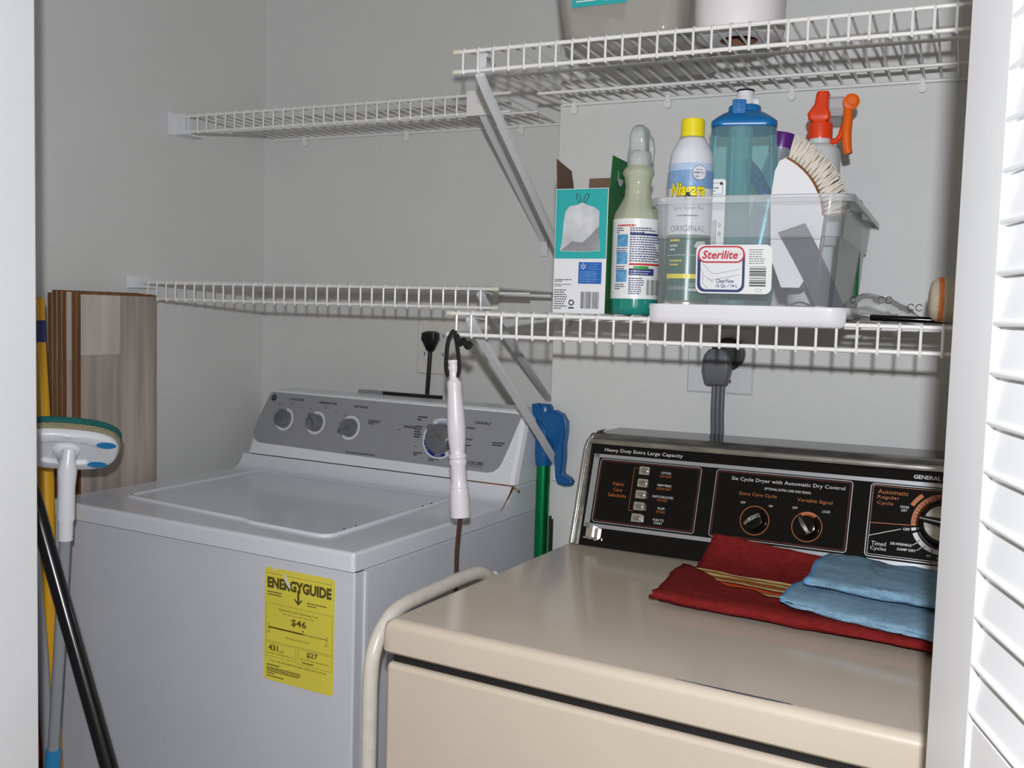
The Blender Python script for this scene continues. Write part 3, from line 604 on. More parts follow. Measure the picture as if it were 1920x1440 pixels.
# ------------------------------------------------------------------ cloths on the dryer
def sheet(rows, m, name, parent=None, th=0.003, mrow=None, wob=0.0015, seed=0.0, nx=30, hem=None, adj=None):
    """rows: list of (left point, right point); a soft sheet through them"""
    Lp = bez([r_[0] for r_ in rows], 6); Rp = bez([r_[1] for r_ in rows], 6); mb = MB(); nr = len(Lp); g = []
    for i in range(nr):
        row = []
        for j in range(nx+1):
            t_ = j/nx; p = Lp[i].lerp(Rp[i], t_)
            nz = noise.noise(Vector((p.x*22+seed, p.y*22, i*0.21))); nz2 = noise.noise(Vector((p.x*60, p.y*60+seed, i*0.4)))
            e = math.sin(PI*min(1, t_*8)/2) if t_ < 0.125 else 1
            if adj: p = adj(p, i/(nr-1), t_)
            row.append(p+Vector((noise.noise(Vector((i*0.5, seed, 1)))*0.004*(1-e), wob*0.8*nz2, wob*(nz+0.35*nz2)+wob*0.6)))
        g.append(row)
    for i in range(nr): mb.v += [tuple(p) for p in g[i]]
    for i in range(nr-1):
        for j in range(nx):
            k = i*(nx+1)+j; mb.f.append([k, k+1, k+nx+2, k+nx+1])
            mm = m
            if mrow: mm = mrow(i/(nr-1), j/nx) or m
            if hem and (i in (0, nr-2) or j == 0): mm = hem
            mb.m.append(mm); mb.s.append(True)
    o = mb.build(name, parent); md = o.modifiers.new('thickness', 'SOLIDIFY'); md.thickness = th; md.offset = 0; return o
Z = DT+0.003
red = thing('red_towel', 'dark red terry towel with striped band lying on the beige dryer', 'towel', (0, 0, 0))
rows = [((-0.325, 1.170, Z+0.006), (0.12, 1.12, Z+0.006)), ((-0.325, 1.22, Z+0.006), (0.12, 1.17, Z+0.006)), ((-0.322, 1.27, Z+0.005), (0.12, 1.22, Z+0.005)), ((-0.320, 1.315, Z+0.005), (0.12, 1.26, Z+0.005)),
        ((-0.317, 1.345, Z+0.010), (0.12, 1.30, Z+0.006)), ((-0.312, 1.372, Z+0.027), (0.12, 1.335, Z+0.008)), ((-0.306, 1.382, Z+0.045), (0.12, 1.352, Z+0.010))]
def stripes2(i, j):
    s_ = i*6/1.0
    if 1.35 < s_ < 3.1:
        k = int((s_-1.35)/1.75*9); c_ = ('stripe_cream', 'stripe_brown', 'stripe_cream', 'stripe_brown', 'stripe_cream', 'towel_red', 'stripe_orange', 'stripe_brown', 'stripe_cream')
        return c_[8-k if 8-k >= 0 else 0]
sheet(rows, 'towel_red', 'towel_body', red, 0.004, stripes2, 0.002, 1.0, 40)
rows = [((-0.322, 1.165, Z+0.002), (0.12, 1.113, Z+0.002)), ((-0.334, 1.158, Z+0.006), (0.12, 1.106, Z+0.006)), ((-0.328, 1.164, Z+0.012), (0.12, 1.112, Z+0.011)), ((-0.330, 1.21, Z+0.0125), (0.12, 1.13, Z+0.0125)), ((-0.334, 1.262, Z+0.012), (0.12, 1.15, Z+0.012)), ((-0.332, 1.312, Z+0.012), (0.12, 1.152, Z+0.0115))]
def fadj(p, i, t_):
    if i < 0.45: return p
    k = (i-0.45)/0.55; d = min(1, max(0, (p.x+0.318)/0.06)); return p-Vector((0, k*(0.052*d+0.006*math.sin(p.x*90)*d), 0))
sheet(rows, 'towel_red', 'towel_fold', red, 0.004, None, 0.0022, 5.0, 40, adj=fadj)
blue = thing('blue_cloth', 'pale blue folded microfibre cloth lying over the red towel', 'cloth', (0, 0, 0))
B0 = Z+0.019
rows = [((-0.12, 1.30, B0), (0.13, 1.26, B0)), ((-0.150, 1.20, B0), (0.13, 1.15, B0)), ((-0.166, 1.162, B0), (0.13, 1.075, B0-0.004)), ((-0.176, 1.160, B0+0.004), (0.13, 1.070, B0)), ((-0.176, 1.172, B0+0.009), (0.13, 1.082, B0+0.006)), ((-0.165, 1.26, B0+0.009), (0.13, 1.22, B0+0.008)),
        ((-0.150, 1.30, B0+0.012), (0.13, 1.26, B0+0.012)), ((-0.150, 1.24, B0+0.016), (0.13, 1.21, B0+0.015)), ((-0.150, 1.205, B0+0.017), (0.13, 1.165, B0+0.014)), ((-0.156, 1.198, B0+0.021), (0.13, 1.158, B0+0.020)), ((-0.152, 1.210, B0+0.025), (0.13, 1.168, B0+0.026)),
        ((-0.156, 1.27, B0+0.024), (0.13, 1.22, B0+0.026)), ((-0.152, 1.33, B0+0.022), (0.13, 1.27, B0+0.022)), ((-0.146, 1.375, B0+0.018), (0.13, 1.315, B0+0.018))]
def stain(i, j): return 'cloth_stain' if (i-0.93)**2*90+(j-0.24)**2*160 < 0.5 and noise.noise(Vector((i*30, j*30, 0))) > -0.1 else None
sheet(rows, 'cloth_blue', 'cloth_body', blue, 0.003, stain, 0.003, 9.0, 44, hem='cloth_hem')

# ------------------------------------------------------------------ things on the lower right shelf (deck top z = S0)
S0 = H+0.0024
# trash bag box
bx = thing('trash_bag_box', 'open teal and white cardboard box picturing a drawstring bag, at shelf left end', 'box', (-0.526, 1.380, S0))
bw, bh, bd = 0.0415, 0.186, 0.080
MB().box(-bw, bw, 0, bd, 0, 0.001, 'box_white').box(-bw, bw, 0, 0.001, 0.0008, bh, 'box_white').box(-bw, bw, bd-0.001, bd, 0.0008, bh, 'cardboard')\
    .box(-bw, -bw+0.001, 0.0008, bd-0.001, 0.0008, bh, 'box_green').box(bw-0.001, bw, 0.0008, bd-0.001, 0.0008, bh, 'box_green').build('carton', bx)
def flap(pts, m, name='flap'): 
    mb = MB(); n = len(pts); v1 = [Vector(p) for p in pts]; nn = (v1[1]-v1[0]).cross(v1[2]-v1[0]).normalized()*0.0008
    mb.add(v1+[p+nn for p in v1], [list(range(n)), [n+i for i in range(n)][::-1]]+[[i, (i+1) % n, n+(i+1) % n, n+i] for i in range(n)], m); return mb.build(name, bx)
flap([(-bw, 0.002, bh-0.001), (-bw, 0.076, bh-0.001), (-bw-0.003, 0.066, bh+0.036), (-bw-0.004, 0.006, bh+0.046)], 'cardboard')
flap([(-bw+0.022, bd-0.002, bh-0.002), (bw+0.004, bd-0.002, bh-0.002), (bw+0.003, bd+0.002, bh+0.026), (-bw+0.022, bd+0.002, bh+0.026)], 'cardboard')
gf = flap([(bw, 0.004, bh-0.002), (bw, bd-0.006, bh-0.002), (bw+0.010, bd-0.010, bh+0.044), (bw+0.002, 0.006, bh+0.048)], 'box_green')
A = Art(lambda x, y, o: Vector((-bw+x, -o, y)))
A.rect(0.0008, 0.0822, 0.082, bh-0.0008, 'box_teal', 0)
bagp = [(0.009, 0.094), (0.012, 0.110), (0.014, 0.140), (0.016, 0.152), (0.022, 0.160), (0.036, 0.162), (0.040, 0.165), (0.045, 0.165), (0.049, 0.162), (0.062, 0.158), (0.070, 0.152), (0.070, 0.120), (0.073, 0.094), (0.055, 0.0925), (0.030, 0.0925)]
A.poly(bagp, 'bag_light', 1); A.poly([(0.010, 0.0945), (0.028, 0.108), (0.045, 0.106), (0.060, 0.120), (0.0695, 0.130), (0.0725, 0.0945), (0.055, 0.0930), (0.030, 0.0930)], 'bag_dark', 2)
A.poly([(0.030, 0.110), (0.044, 0.128), (0.038, 0.150), (0.046, 0.150), (0.052, 0.126), (0.046, 0.112)], 'bag_light', 3)
for q in (-1, 1):
    E_ = lambda r1, r2: [(0.0425+q*0.0058+r1*math.cos(k*PI/12)*0.9+q*0.35*r2*math.sin(k*PI/12), 0.1715+r2*math.sin(k*PI/12)) for k in range(24)]
    A.ring(E_(0.0038, 0.0072), E_(0.0026, 0.0060), 'ink_dark', 2)
A.rect(0.0005, 0.0825, 0.0812, 0.0822, 'box_white', 1)
A.rect(0.040, 0.0765, 0.045, 0.077, 'box_blue', 1)
for k in range(6): t_ = k*PI/3+PI/6; A.line(0.0475+0.0015*math.cos(t_), 0.0705+0.0015*math.sin(t_), 0.0475+0.0048*math.cos(t_), 0.0705+0.0048*math.sin(t_), 0.0012, 'box_white', 2)
for i, s1 in enumerate(('Great Quality', 'Great Price', 'Guaranteed')): A.text(s1, 0.0545, 0.0725-i*0.0033, 0.0027, 'picture_blue', (0.0185, 0.015, 0.0165)[i], l=2)
A.lines(0.0425, 0.0745, 0.0470, 0.0640, 6, 'picture_blue', l=2, seed=21, fill=0.45)
A.lines(0.002, 0.030, 0.047, 0.052, 2, 'ink_dark', seed=22, fill=0.5); A.lines(0.002, 0.030, 0.040, 0.045, 2, 'ink_dark', seed=23, fill=0.4); A.lines(0.002, 0.023, 0.006, 0.037, 9, 'ink_dark', seed=24, fill=0.4)
for k in range(3):
    t_ = k*120+90; A.arc(0.030, 0.0165, 0.0028, 0.0045, t_-45, t_+30, 'ink_black', 1, 6)
    p = (0.030+0.0037*math.cos(math.radians(t_+48)), 0.0165+0.0037*math.sin(math.radians(t_+48))); A.poly([(p[0]+0.002*math.cos(math.radians(t_+48+q)), p[1]+0.002*math.sin(math.radians(t_+48+q))) for q in (90, 210, 330)], 'ink_black', 1)
A.rect(0.0255, 0.0345, 0.0075, 0.0095, 'ink_black', 1); A.bars(0.045, 0.074, 0.008, 0.033, 'ink_black', seed=12)
A.build('print', bx)
A = Art(lambda x, y, o: gf_p(x, y, o))
def gf_p(x, y, o): return Vector((bw+0.0010+0.00009*y*1000*0.1+o+0.002, 0.010+x, bh+0.002+y))
A.poly(circ(0.030, 0.020, 0.014, 20, 0.015), 'bag_light', 3); A.build('flap_print', gf)
# spray bottle of green liquid
sb = thing('spray_bottle', 'clear trigger spray bottle half full of green cleaner beside the teal box', 'spray bottle', (-0.4475, 1.405, S0))
prof = [(0.020, 0.001), (0.030, 0.0), (0.034, 0.004), (0.035, 0.012), (0.035, 0.140), (0.033, 0.150), (0.026, 0.162), (0.020, 0.174), (0.0185, 0.190), (0.0205, 0.202), (0.0235, 0.208), (0.0225, 0.213), (0.018, 0.218), (0.0165, 0.222)]
MB().lathe([(0.0350, 0.0602)]+prof[4:], 'bottle_clear', n=36, caps=False).build('bottle', sb)
MB().lathe(prof[:4]+[(0.0350, 0.0600)], 'liquid_green', n=36).build('green_cleaner', sb)
def cylf(r, phi, z0=0.0): return lambda x, y, o: Vector(((r+o)*math.sin(phi+x/r), -(r+o)*math.cos(phi+x/r), z0+y))
phi = math.atan2(0.4475, 1.405)
A = Art(cylf(0.0351, phi, 0.024)); A.rect(-0.062, 0.062, 0, 0.116, 'label_paper', 0, 28)
A.rect(-0.009, 0.044, 0.0975-0.006, 0.0975-0.0045+0.002, 'ink_blue', 1, 10)
A.lines(-0.030, 0.016, 0.1035, 0.1075, 1, 'ink_red', seed=30, fill=0.7); A.lines(-0.009, 0.034, 0.094, 0.1035, 3, 'ink_blue', seed=31, fill=0.55); A.lines(-0.032, -0.018, 0.094, 0.1035, 3, 'ink_blue', seed=61, fill=0.5)
for y in (0.075, 0.050, 0.024): A.rect(-0.031, -0.012, y, y+0.018, 'picture_blue', 1, 5)
for y in (0.071, 0.045, 0.019): A.lines(-0.032, -0.012, y-0.006, y+0.003, 3, 'ink_blue', seed=int(y*999), fill=0.5)
A.lines(-0.009, 0.044, 0.053, 0.0905, 11, 'ink_blue', seed=33, fill=0.5)
A.rect(-0.009, 0.044, 0.0485, 0.0515, 'ink_red', 1, 10); A.rect(-0.009, 0.030, 0.034, 0.044, 'ink_blue', 1, 8); A.rect(-0.003, 0.020, 0.043, 0.0475, 'green_bright', 2, 5)
A.lines(-0.007, 0.028, 0.035, 0.042, 2, 'dial_pale', l=2, seed=35, fill=0.4); A.lines(-0.009, 0.014, 0.006, 0.031, 8, 'ink_blue', seed=34, fill=0.5); A.bars(0.018, 0.044, 0.006, 0.028, 'ink_dark', seed=9)
A.build('label_print', sb)
MB().lathe([(0.0175, 0.219), (0.0178, 0.230), (0.017, 0.238), (0.013, 0.242)], 'bottle_smoke', n=30).build('collar', sb)
mb = MB(); ya = math.radians(18)
secs = []
for z_, y0, y1, hw in ((0.239, -0.013, 0.013, 0.0125), (0.248, -0.016, 0.012, 0.0125), (0.258, -0.018, 0.012, 0.012), (0.267, -0.018, 0.020, 0.011), (0.274, -0.014, 0.026, 0.009), (0.278, -0.008, 0.022, 0.006)):
    secs.append([Vector((x, y, z_)) for x, y in rrect(-hw, hw, y0, y1, min(hw, 0.007)*0.9, 4)])
mb.loft(secs, 'bottle_smoke'); tg = mb.build('trigger_head', sb)
MB().tube([(0.003, 0.020, 0.267), (0.006, 0.032, 0.262), (0.008, 0.036, 0.246), (0.008, 0.032, 0.228)], [0.006, 0.006, 0.005, 0.004], 'bottle_smoke', 10).build('trigger', tg)
mb = MB().tube([(0.004, 0.0, 0.240), (0.010, -0.004, 0.150), (0.006, 0.0, 0.012)], 0.0022, 'bottle_smoke', 8); mb.build('dip_tube', sb)

# white lid used as tray, and clear bin
ld = thing('bin_lid', 'white plastic bin lid lying flat under the clear bin', 'lid', (-0.270, 1.545, S0))
mb = MB(); yb = 1.757-1.545-0.012
def lidsec(ins, z): return [Vector((x, y, z)) for x, y in rrect(-0.137+ins, 0.137-ins, -0.222+ins, yb-ins, 0.028-ins*0.5, 6)]
mb.loft([lidsec(0.010, 0.003), lidsec(0.006, 0.004), lidsec(0.001, 0.009), lidsec(0.0, 0.013), lidsec(0.001, 0.0172), lidsec(0.004, 0.0175), lidsec(0.012, 0.0155), lidsec(0.02, 0.0145)], 'lid_white')
mb.build('lid_panel', ld)
mb = MB()
def fs(y0, y1, ins, z): return [Vector((x, y, z)) for x, y in rrect(-0.137+ins, 0.137-ins, y0, y1, 0.003, 3)]
skx = 0.137
S = []
for z_, ins in ((0.012, 0.0), (0.0, 0.001), (-0.007, 0.003), (-0.0095, 0.007), (-0.0100, 0.012)):
    hw = skx-ins-0.0045; xs_ = [hw*math.sin(PI/2*k/10) for k in range(-10, 11)]
    yy_ = lambda x: -0.222+ins+(0 if abs(x) < skx-0.028 else 0.028-math.sqrt(max(0, 0.028**2-(abs(x)-skx+0.028)**2)))
    S.append([Vector((x, min(yy_(x), -0.2100), z_)) for x in xs_]+[Vector((x, max(yy_(x)+0.003, -0.2092), z_)) for x in xs_[::-1]])
mb.loft(S, 'lid_white'); mb.build('lid_skirt', ld)
LZ = S0+0.0145
bn = thing('storage_bin', 'clear plastic storage bin with red and blue sticker on lower right shelf', 'bin', (-0.2755, 1.545, LZ+0.0006))
BH = 0.150
def bsec(k, ins=0.0, rr=0.022):   # k 0 bottom .. 1 top
    e = 0.0115*(1-k)+ins; return [(x, y) for x, y in rrect(-0.1265+e*0.3, 0.1265-e, -0.205+e, 0.190-e, rr, 7)]
mb = MB(); zz = lambda k, z, ins=0: [Vector((x, y, z)) for x, y in bsec(k, ins)]
mb.loft([zz(0, 0.004, 0.005), zz(0, 0.0, 0.002), zz(0.05, 0.004), zz(0.62, 0.094, 0.0012)], 'bin_clear', caps=False)
mb.v += []; o_ = len(mb.v); bt = zz(0, 0.0006, 0.002); mb.add(bt, [list(range(len(bt)))], 'bin_clear')
mb.build('bin_body', bn)
mb = MB(); mb.loft([zz(0.62, 0.094, 0.0012), zz(0.64, 0.096, -0.002), zz(1, BH-0.012, -0.002), zz(1, BH, -0.002)], 'bin_frost', caps=False); mb.build('upper_band', bn)
mb = MB(); mb.loft([zz(1, BH-0.001, -0.0015), zz(1, BH, -0.004), zz(1, BH-0.001, -0.013), zz(1, BH-0.006, -0.0145), zz(1, BH-0.011, -0.0145), zz(1, BH-0.011, -0.0135)], 'bin_frost', caps=False); mb.build('rim', bn)
stick = MB().prism(rrect(0, 0.103, 0, 0.066, 0.009), lambda x, y, d: Vector((-0.064+x, -0.2002-0.012*0.62*(y+0.018)/0.094-d, 0.018+y)), 0.0, 0.0006, 'label_paper').build('sticker', bn)
A = Art(lambda x, y, o: Vector((-0.064+x, -0.2008-0.012*0.62*(y+0.018)/0.094-o, 0.018+y)), 0.0001, 0.0002)
A.poly(rrect(0.002, 0.067, 0.002, 0.062, 0.010), 'sterile_blue', 0); A.poly(rrect(0.0065, 0.0635, 0.0055, 0.060, 0.008), 'box_white', 1)
A.poly(rrect(0.0025, 0.0665, 0.0415, 0.0645, 0.0108, 7), 'sterile_red', 2); A.poly(rrect(0.0047, 0.0643, 0.0437, 0.0623, 0.009, 7), 'box_white', 3)
A.text('Sterilite', 0.0085, 0.0468, 0.0115, 'sterile_red', 0.049, l=4, bold=0.025, shear=0.22); A.arc(0.0605, 0.0535, 0.0007, 0.0011, 0, 360, 'sterile_red', 4, 10)
for ln in (((0.009, 0.041), (0.022, 0.0275), (0.030, 0.027), (0.060, 0.033)), ((0.005, 0.036), (0.012, 0.024), (0.022, 0.018), (0.060, 0.0255)), ((0.010, 0.026), (0.010, 0.013), (0.018, 0.0065)), ((0.016, 0.0205), (0.025, 0.0145))):
    for p, q in zip(ln, ln[1:]): A.line(*p, *q, 0.0004, 'ink_dark', 2)
A.text('ClearView', 0.0285, 0.0145, 0.0055, 'sterile_blue', 0.0245, l=3, bold=0.015); A.text('15 Qt. / 14 L', 0.0285, 0.0075, 0.0055, 'sterile_blue', 0.0295, l=3, bold=0.015)
A.lines(0.0725, 0.0945, 0.040, 0.061, 7, 'strap_grey', seed=40, fill=0.3); A.bars(0.0735, 0.0955, 0.0105, 0.0375, 'ink_black', horiz=True, seed=41, n=14); A.rect(0.082, 0.090, 0.003, 0.0065, 'strap_grey', 1); A.rect(0.0823, 0.0897, 0.0033, 0.0062, 'box_white', 2)
A.build('sticker_print', stick)
IB = LZ+0.0015                              # inner bin floor
# starch can
cn = thing('starch_can', 'tall white and green aerosol starch can with yellow cap in the bin', 'aerosol can', (-0.3665, 1.396, IB))
R1 = 0.0328
MB().lathe([(R1-0.003, 0.0), (R1, 0.002), (R1, 0.005), (R1-0.0008, 0.007)], 'can_steel', n=40).build('base_rim', cn)
pr = [(R1-0.0008, 0.007), (R1-0.0008, 0.100), (R1-0.0008, 0.150), (R1-0.0008, 0.165), (R1-0.0008, 0.190), (R1-0.001, 0.200), (R1-0.003, 0.215), (R1-0.0065, 0.224), (R1-0.0125, 0.235), (0.0165, 0.240)]
MB().lathe(pr, 'can_white', n=40, ms=['can_green', 'can_white', 'can_white', 'can_water', 'can_sky', 'can_white', 'can_white', 'can_white', 'can_white']).build('can_body', cn)
MB().lathe([(0.0168, 0.237), (0.0168, 0.262), (0.0160, 0.2645), (0.008, 0.265)], 'yellow', n=36).build('cap', cn)
phi = math.atan2(0.362, 1.40)
A = Art(cylf(R1-0.0006, phi))
A.text('Niagara', -0.030, 0.147, 0.026, 'ink_black', 0.052, l=1, bold=0.06, shear=0.15); A.text('Niagara', -0.0295, 0.148, 0.0245, 'yellow', 0.051, l=2, bold=0.035, shear=0.15)
A.text('Spray Starch Plus', -0.024, 0.133, 0.0065, 'strap_grey', 0.044); A.lines(-0.018, 0.018, 0.124, 0.129, 1, 'strap_grey', seed=70, fill=0.4)
A.text('ORIGINAL', -0.028, 0.104, 0.0085, 'strap_grey', 0.052); A.rect(-0.034, 0.034, 0.038, 0.0445, 'yellow', 1, 14)
A.rect(-0.034, 0.034, 0.0705, 0.0712, 'text_silver', 1, 14)
A.lines(-0.028, 0.004, 0.089, 0.094, 1, 'yellow', seed=71, fill=0.6); A.lines(-0.028, -0.010, 0.076, 0.087, 2, 'text_silver', seed=72, fill=0.5); A.lines(-0.028, -0.004, 0.055, 0.066, 2, 'label_yellow', seed=73, fill=0.4)
A.poly([(0.008, 0.083), (0.016, 0.079), (0.026, 0.086), (0.025, 0.091), (0.012, 0.090)], 'text_silver', 1)
A.text('20 OZ (1 LB 4 OZ) 567g', -0.028, 0.021, 0.006, 'text_silver', 0.026); A.text('CAUTION:', 0.003, 0.026, 0.0055, 'text_silver', 0.016); A.lines(0.003, 0.026, 0.019, 0.025, 1, 'text_silver', seed=75, fill=0.6)
A.poly(circ(0.012, 0.186, 0.0105, 28), 'line_red', 1); A.poly(circ(0.012, 0.186, 0.0099, 28), 'can_white', 2); A.text('DURA', 0.003, 0.1845, 0.0030, 'ink_dark', 0.0095, l=3, bold=0.03); A.text('FRESH', 0.0125, 0.1845, 0.0030, 'silver', 0.0085, l=3)
A.lines(0.006, 0.018, 0.1795, 0.1825, 1, 'strap_grey', l=3, seed=76, fill=0.4); A.lines(0.007, 0.017, 0.189, 0.1915, 1, 'strap_grey', l=3, seed=77, fill=0.4)
A.build('print', cn)
# teal water jug
wb = thing('water_jug', 'translucent teal water jug with blue cap in the middle of bin', 'bottle', (-0.3165, 1.503, IB))
ywb = -math.atan2(0.297, 1.425)*-1
pr = [(0.040, 0.0), (0.0495, 0.004), (0.0525, 0.012), (0.0540, 0.09), (0.0530, 0.170), (0.0505, 0.225), (0.0480, 0.262), (0.045, 0.268), (0.040, 0.270)]
MB().lathe(pr, 'wb_teal', n=48, sq=4.5, yaw=ywb).build('jug_body', wb)
q = Matrix.Rotation(ywb, 4, 'Z')
MB().tube([q @ Vector((-0.004, -0.034, 0.004)), q @ Vector((-0.004, -0.034, 0.264))], 0.0175, 'wb_teal_deep', 20).tube([q @ Vector((-0.004, -0.034, 0.004)), q @ Vector((-0.004, -0.034, 0.264))], 0.008, 'wb_teal', 12).build('hand_grip', wb)
mb = MB(); S = []
for z_, hx, hy, rr in ((0.265, 0.0465, 0.0465, 0.018), (0.268, 0.0480, 0.0480, 0.018), (0.274, 0.0475, 0.0475, 0.018), (0.281, 0.040, 0.040, 0.017), (0.288, 0.031, 0.031, 0.016), (0.291, 0.0245, 0.0245, 0.014), (0.293, 0.0240, 0.0240, 0.014), (0.299, 0.0235, 0.0235, 0.014), (0.302, 0.020, 0.020, 0.013)):
    S.append([q @ Vector((x, y, z_)) for x, y in rrect(-hx, hx, -hy, hy, rr, 6)])
mb.loft(S, 'wb_blue'); cp = mb.build('jug_cap', wb)
MB().box(-0.018, 0.002, -0.034, -0.018, 0.270, 0.306, 'wb_blue', bev=0.002, mtx=q).box(-0.013, -0.004, -0.0355, -0.033, 0.288, 0.303, 'wb_blue', bev=0.001, mtx=q).build('latch', cp)
MB().lathe([(0.0145, 0.300), (0.0145, 0.314), (0.0125, 0.315), (0.0125, 0.3235)], 'lid_white', n=28).box(0.008, 0.021, -0.008, 0.006, 0.300, 0.3125, 'lid_white', bev=0.002, mtx=q).build('spout', cp)
MB().lathe([(0.0132, 0.323), (0.0136, 0.3242), (0.0130, 0.3258), (0.0085, 0.3260)], 'black_matte', n=28).build('gasket', cp)
A = Art(lambda x, y, o: q @ Vector((x-0.002, -0.0542-o, y*1.06)))
A.poly(rrect(-0.047, -0.020, 0.020, 0.176, 0.004), 'label_paper', 1); A.bars(-0.043, -0.031, 0.030, 0.120, 'strap_grey', l=2, seed=50, n=8); A.text('MADE', -0.043, 0.168, 0.003, 'strap_grey', 0.010, l=2) if False else None
A.frame(-0.043, -0.024, 0.155, 0.171, 0.001, 0.0006, 'strap_grey', 2); A.poly(circ(-0.0265, 0.170, 0.0022, 12), 'ink_black', 3); A.lines(-0.040, -0.028, 0.158, 0.166, 2, 'strap_grey', l=2, seed=51, fill=0.4)
A.text('8', -0.0285, 0.098, 0.006, 'strap_grey', 0.004, l=2); A.text('0', -0.0285, 0.110, 0.006, 'strap_grey', 0.004, l=2)
A.build('care_sticker', wb)
# silver bottle with purple cap, tilted behind the jug
pb = thing('plastic_bottle', 'silver bottle with purple screw cap leaning behind the teal jug', 'bottle', (-0.325, 1.620, IB))
axp = Vector((0.17, 0.0, 1)).normalized()
MB().lathe([(0.020, 0.004), (0.024, 0.010), (0.0245, 0.16), (0.0215, 0.225), (0.0170, 0.248), (0.0150, 0.252), (0.0150, 0.262)], 'silver_plastic', (0, 0, 0), axp, 28).build('bottle_body', pb)
MB().lathe([(0.0185, 0.262), (0.0190, 0.264), (0.0190, 0.282), (0.0175, 0.285), (0.01, 0.286)], 'purple', (0, 0, 0), axp, 28).build('screw_cap', pb)
ft = MB().lathe([(0.004, 0), (0.011, 0.006), (0.012, 0.05), (0.008, 0.07), (0.003, 0.075)], 'glitter_purple', (0, 0, 0), (-0.5, 0.1, 0.8), 12).build('glitter_tube')
ft.location = (-0.292, 1.588, IB+0.175); tag(ft, 'small purple iridescent tube seen through the teal jug', 'tube')
# scrub brush
br = thing('scrub_brush', 'white scrub brush with cream bristles sticking out of the bin', 'brush', (-0.203, 1.400, IB))
bc = Vector((-0.073, 0, 0.118))              # centre of the arc
def bp(r, t_, y): return bc+Vector((r*math.cos(t_), y, r*math.sin(t_)))
mb = MB(); A0, A1 = math.radians(62), math.radians(4)
N_ = 16; outer = [(0.098*math.cos(A0+(A1-A0)*i/N_), 0.098*math.sin(A0+(A1-A0)*i/N_)) for i in range(N_+1)]
poly = outer+[(0.092, -0.055), (0.070, -0.090), (0.046, -0.090), (0.030, -0.050), (0.026, 0.030), (0.030, 0.068), (0.036, 0.082)]
mb.prism(poly, lambda x, y, d: bc+Vector((x, d, y)), -0.020, 0.020, 'lid_white', smooth=True); mb.build('brush_body', br)
for row in range(1): pass
mb = MB(); R = random.Random(3)
for i in range(17):
    for yy in (-0.015, -0.006, 0.004, 0.013):
        t_ = A0+(A1-A0)*(i+0.5)/17; p0 = bp(0.097, t_, yy); 
        for k in range(6):
            tt = t_+R.uniform(-0.055, 0.055)-0.05*0; p1 = bp(0.097+0.032*R.uniform(0.9, 1.05), tt+0.04, yy*1.3+R.uniform(-0.004, 0.004))
            mb.tube([p0, p0.lerp(p1, 0.5)+Vector((0, 0, 0.0005)), p1], [0.0018, 0.0016, 0.0007], 'bristle', 5)
mb.build('bristles', br)
mb = MB().prism([(0.0985*math.cos(A0+(A1-A0)*i/N_), 0.0985*math.sin(A0+(A1-A0)*i/N_)) for i in range(N_+1)]+[(0.0955*math.cos(A1+(A0-A1)*i/N_), 0.0955*math.sin(A1+(A0-A1)*i/N_)) for i in range(N_+1)], lambda x, y, d: bc+Vector((x, d, y)), -0.0205, 0.0205, 'rust'); mb.build('bristle_edge', br)
# orange sprayer
os_ = thing('orange_sprayer', 'pale spray bottle with orange trigger head standing at bin right side', 'spray bottle', (-0.2100, 1.535, IB)); os_.scale = (0.97, 0.97, 0.952)
MB().lathe([(0.030, 0.0), (0.036, 0.004), (0.038, 0.014), (0.038, 0.120), (0.0365, 0.165), (0.033, 0.205), (0.0315, 0.235), (0.0295, 0.250), (0.022, 0.257), (0.0165, 0.259), (0.0165, 0.268)], 'bottle_pale', n=36).build('bottle', os_)
MB().lathe([(0.0185, 0.266), (0.0188, 0.268), (0.0188, 0.288), (0.0175, 0.291), (0.012, 0.292)], 'orange_red', n=30).build('collar', os_)
mb = MB(); S = []
for z_, hx, y0, y1, ox in ((0.291, 0.012, -0.012, 0.014, 0), (0.297, 0.0165, -0.015, 0.016, -0.001), (0.305, 0.0170, -0.015, 0.016, -0.002), (0.313, 0.013, -0.013, 0.016, -0.001), (0.320, 0.0105, -0.012, 0.016, 0.001), (0.336, 0.0095, -0.011, 0.016, 0.002), (0.339, 0.0085, -0.010, 0.015, 0.002)):
    S.append([Vector((x+ox, y, z_)) for x, y in rrect(-hx, hx, y0, y1, 0.006, 4)])
mb.loft(S, 'orange_red'); hd = mb.build('sprayer_head', os_)
MB().box(0.009, 0.034, -0.006, 0.008, 0.300, 0.330, 'shroud_clear', bev=0.003).build('shroud', hd)
MB().lathe([(0.011, -0.002), (0.012, 0.0), (0.012, 0.010), (0.0065, 0.012), (0.0065, 0.016)], 'orange', (0.043, -0.006, 0.319), (0.25, -1, 0), 24).build('nozzle', hd)
MB().tube([(0.040, -0.006, 0.312), (0.041, -0.010, 0.296), (0.040, -0.012, 0.272), (0.042, -0.013, 0.250), (0.045, -0.014, 0.240)], [0.0070, 0.0072, 0.0075, 0.0068, 0.0060], 'orange', 12).build('trigger', hd)
MB().tube([(0.018, -0.002, 0.262), (0.026, -0.005, 0.262), (0.032, -0.008, 0.270), (0.036, -0.010, 0.285)], 0.0048, 'orange_red', 8).build('trigger_link', hd)
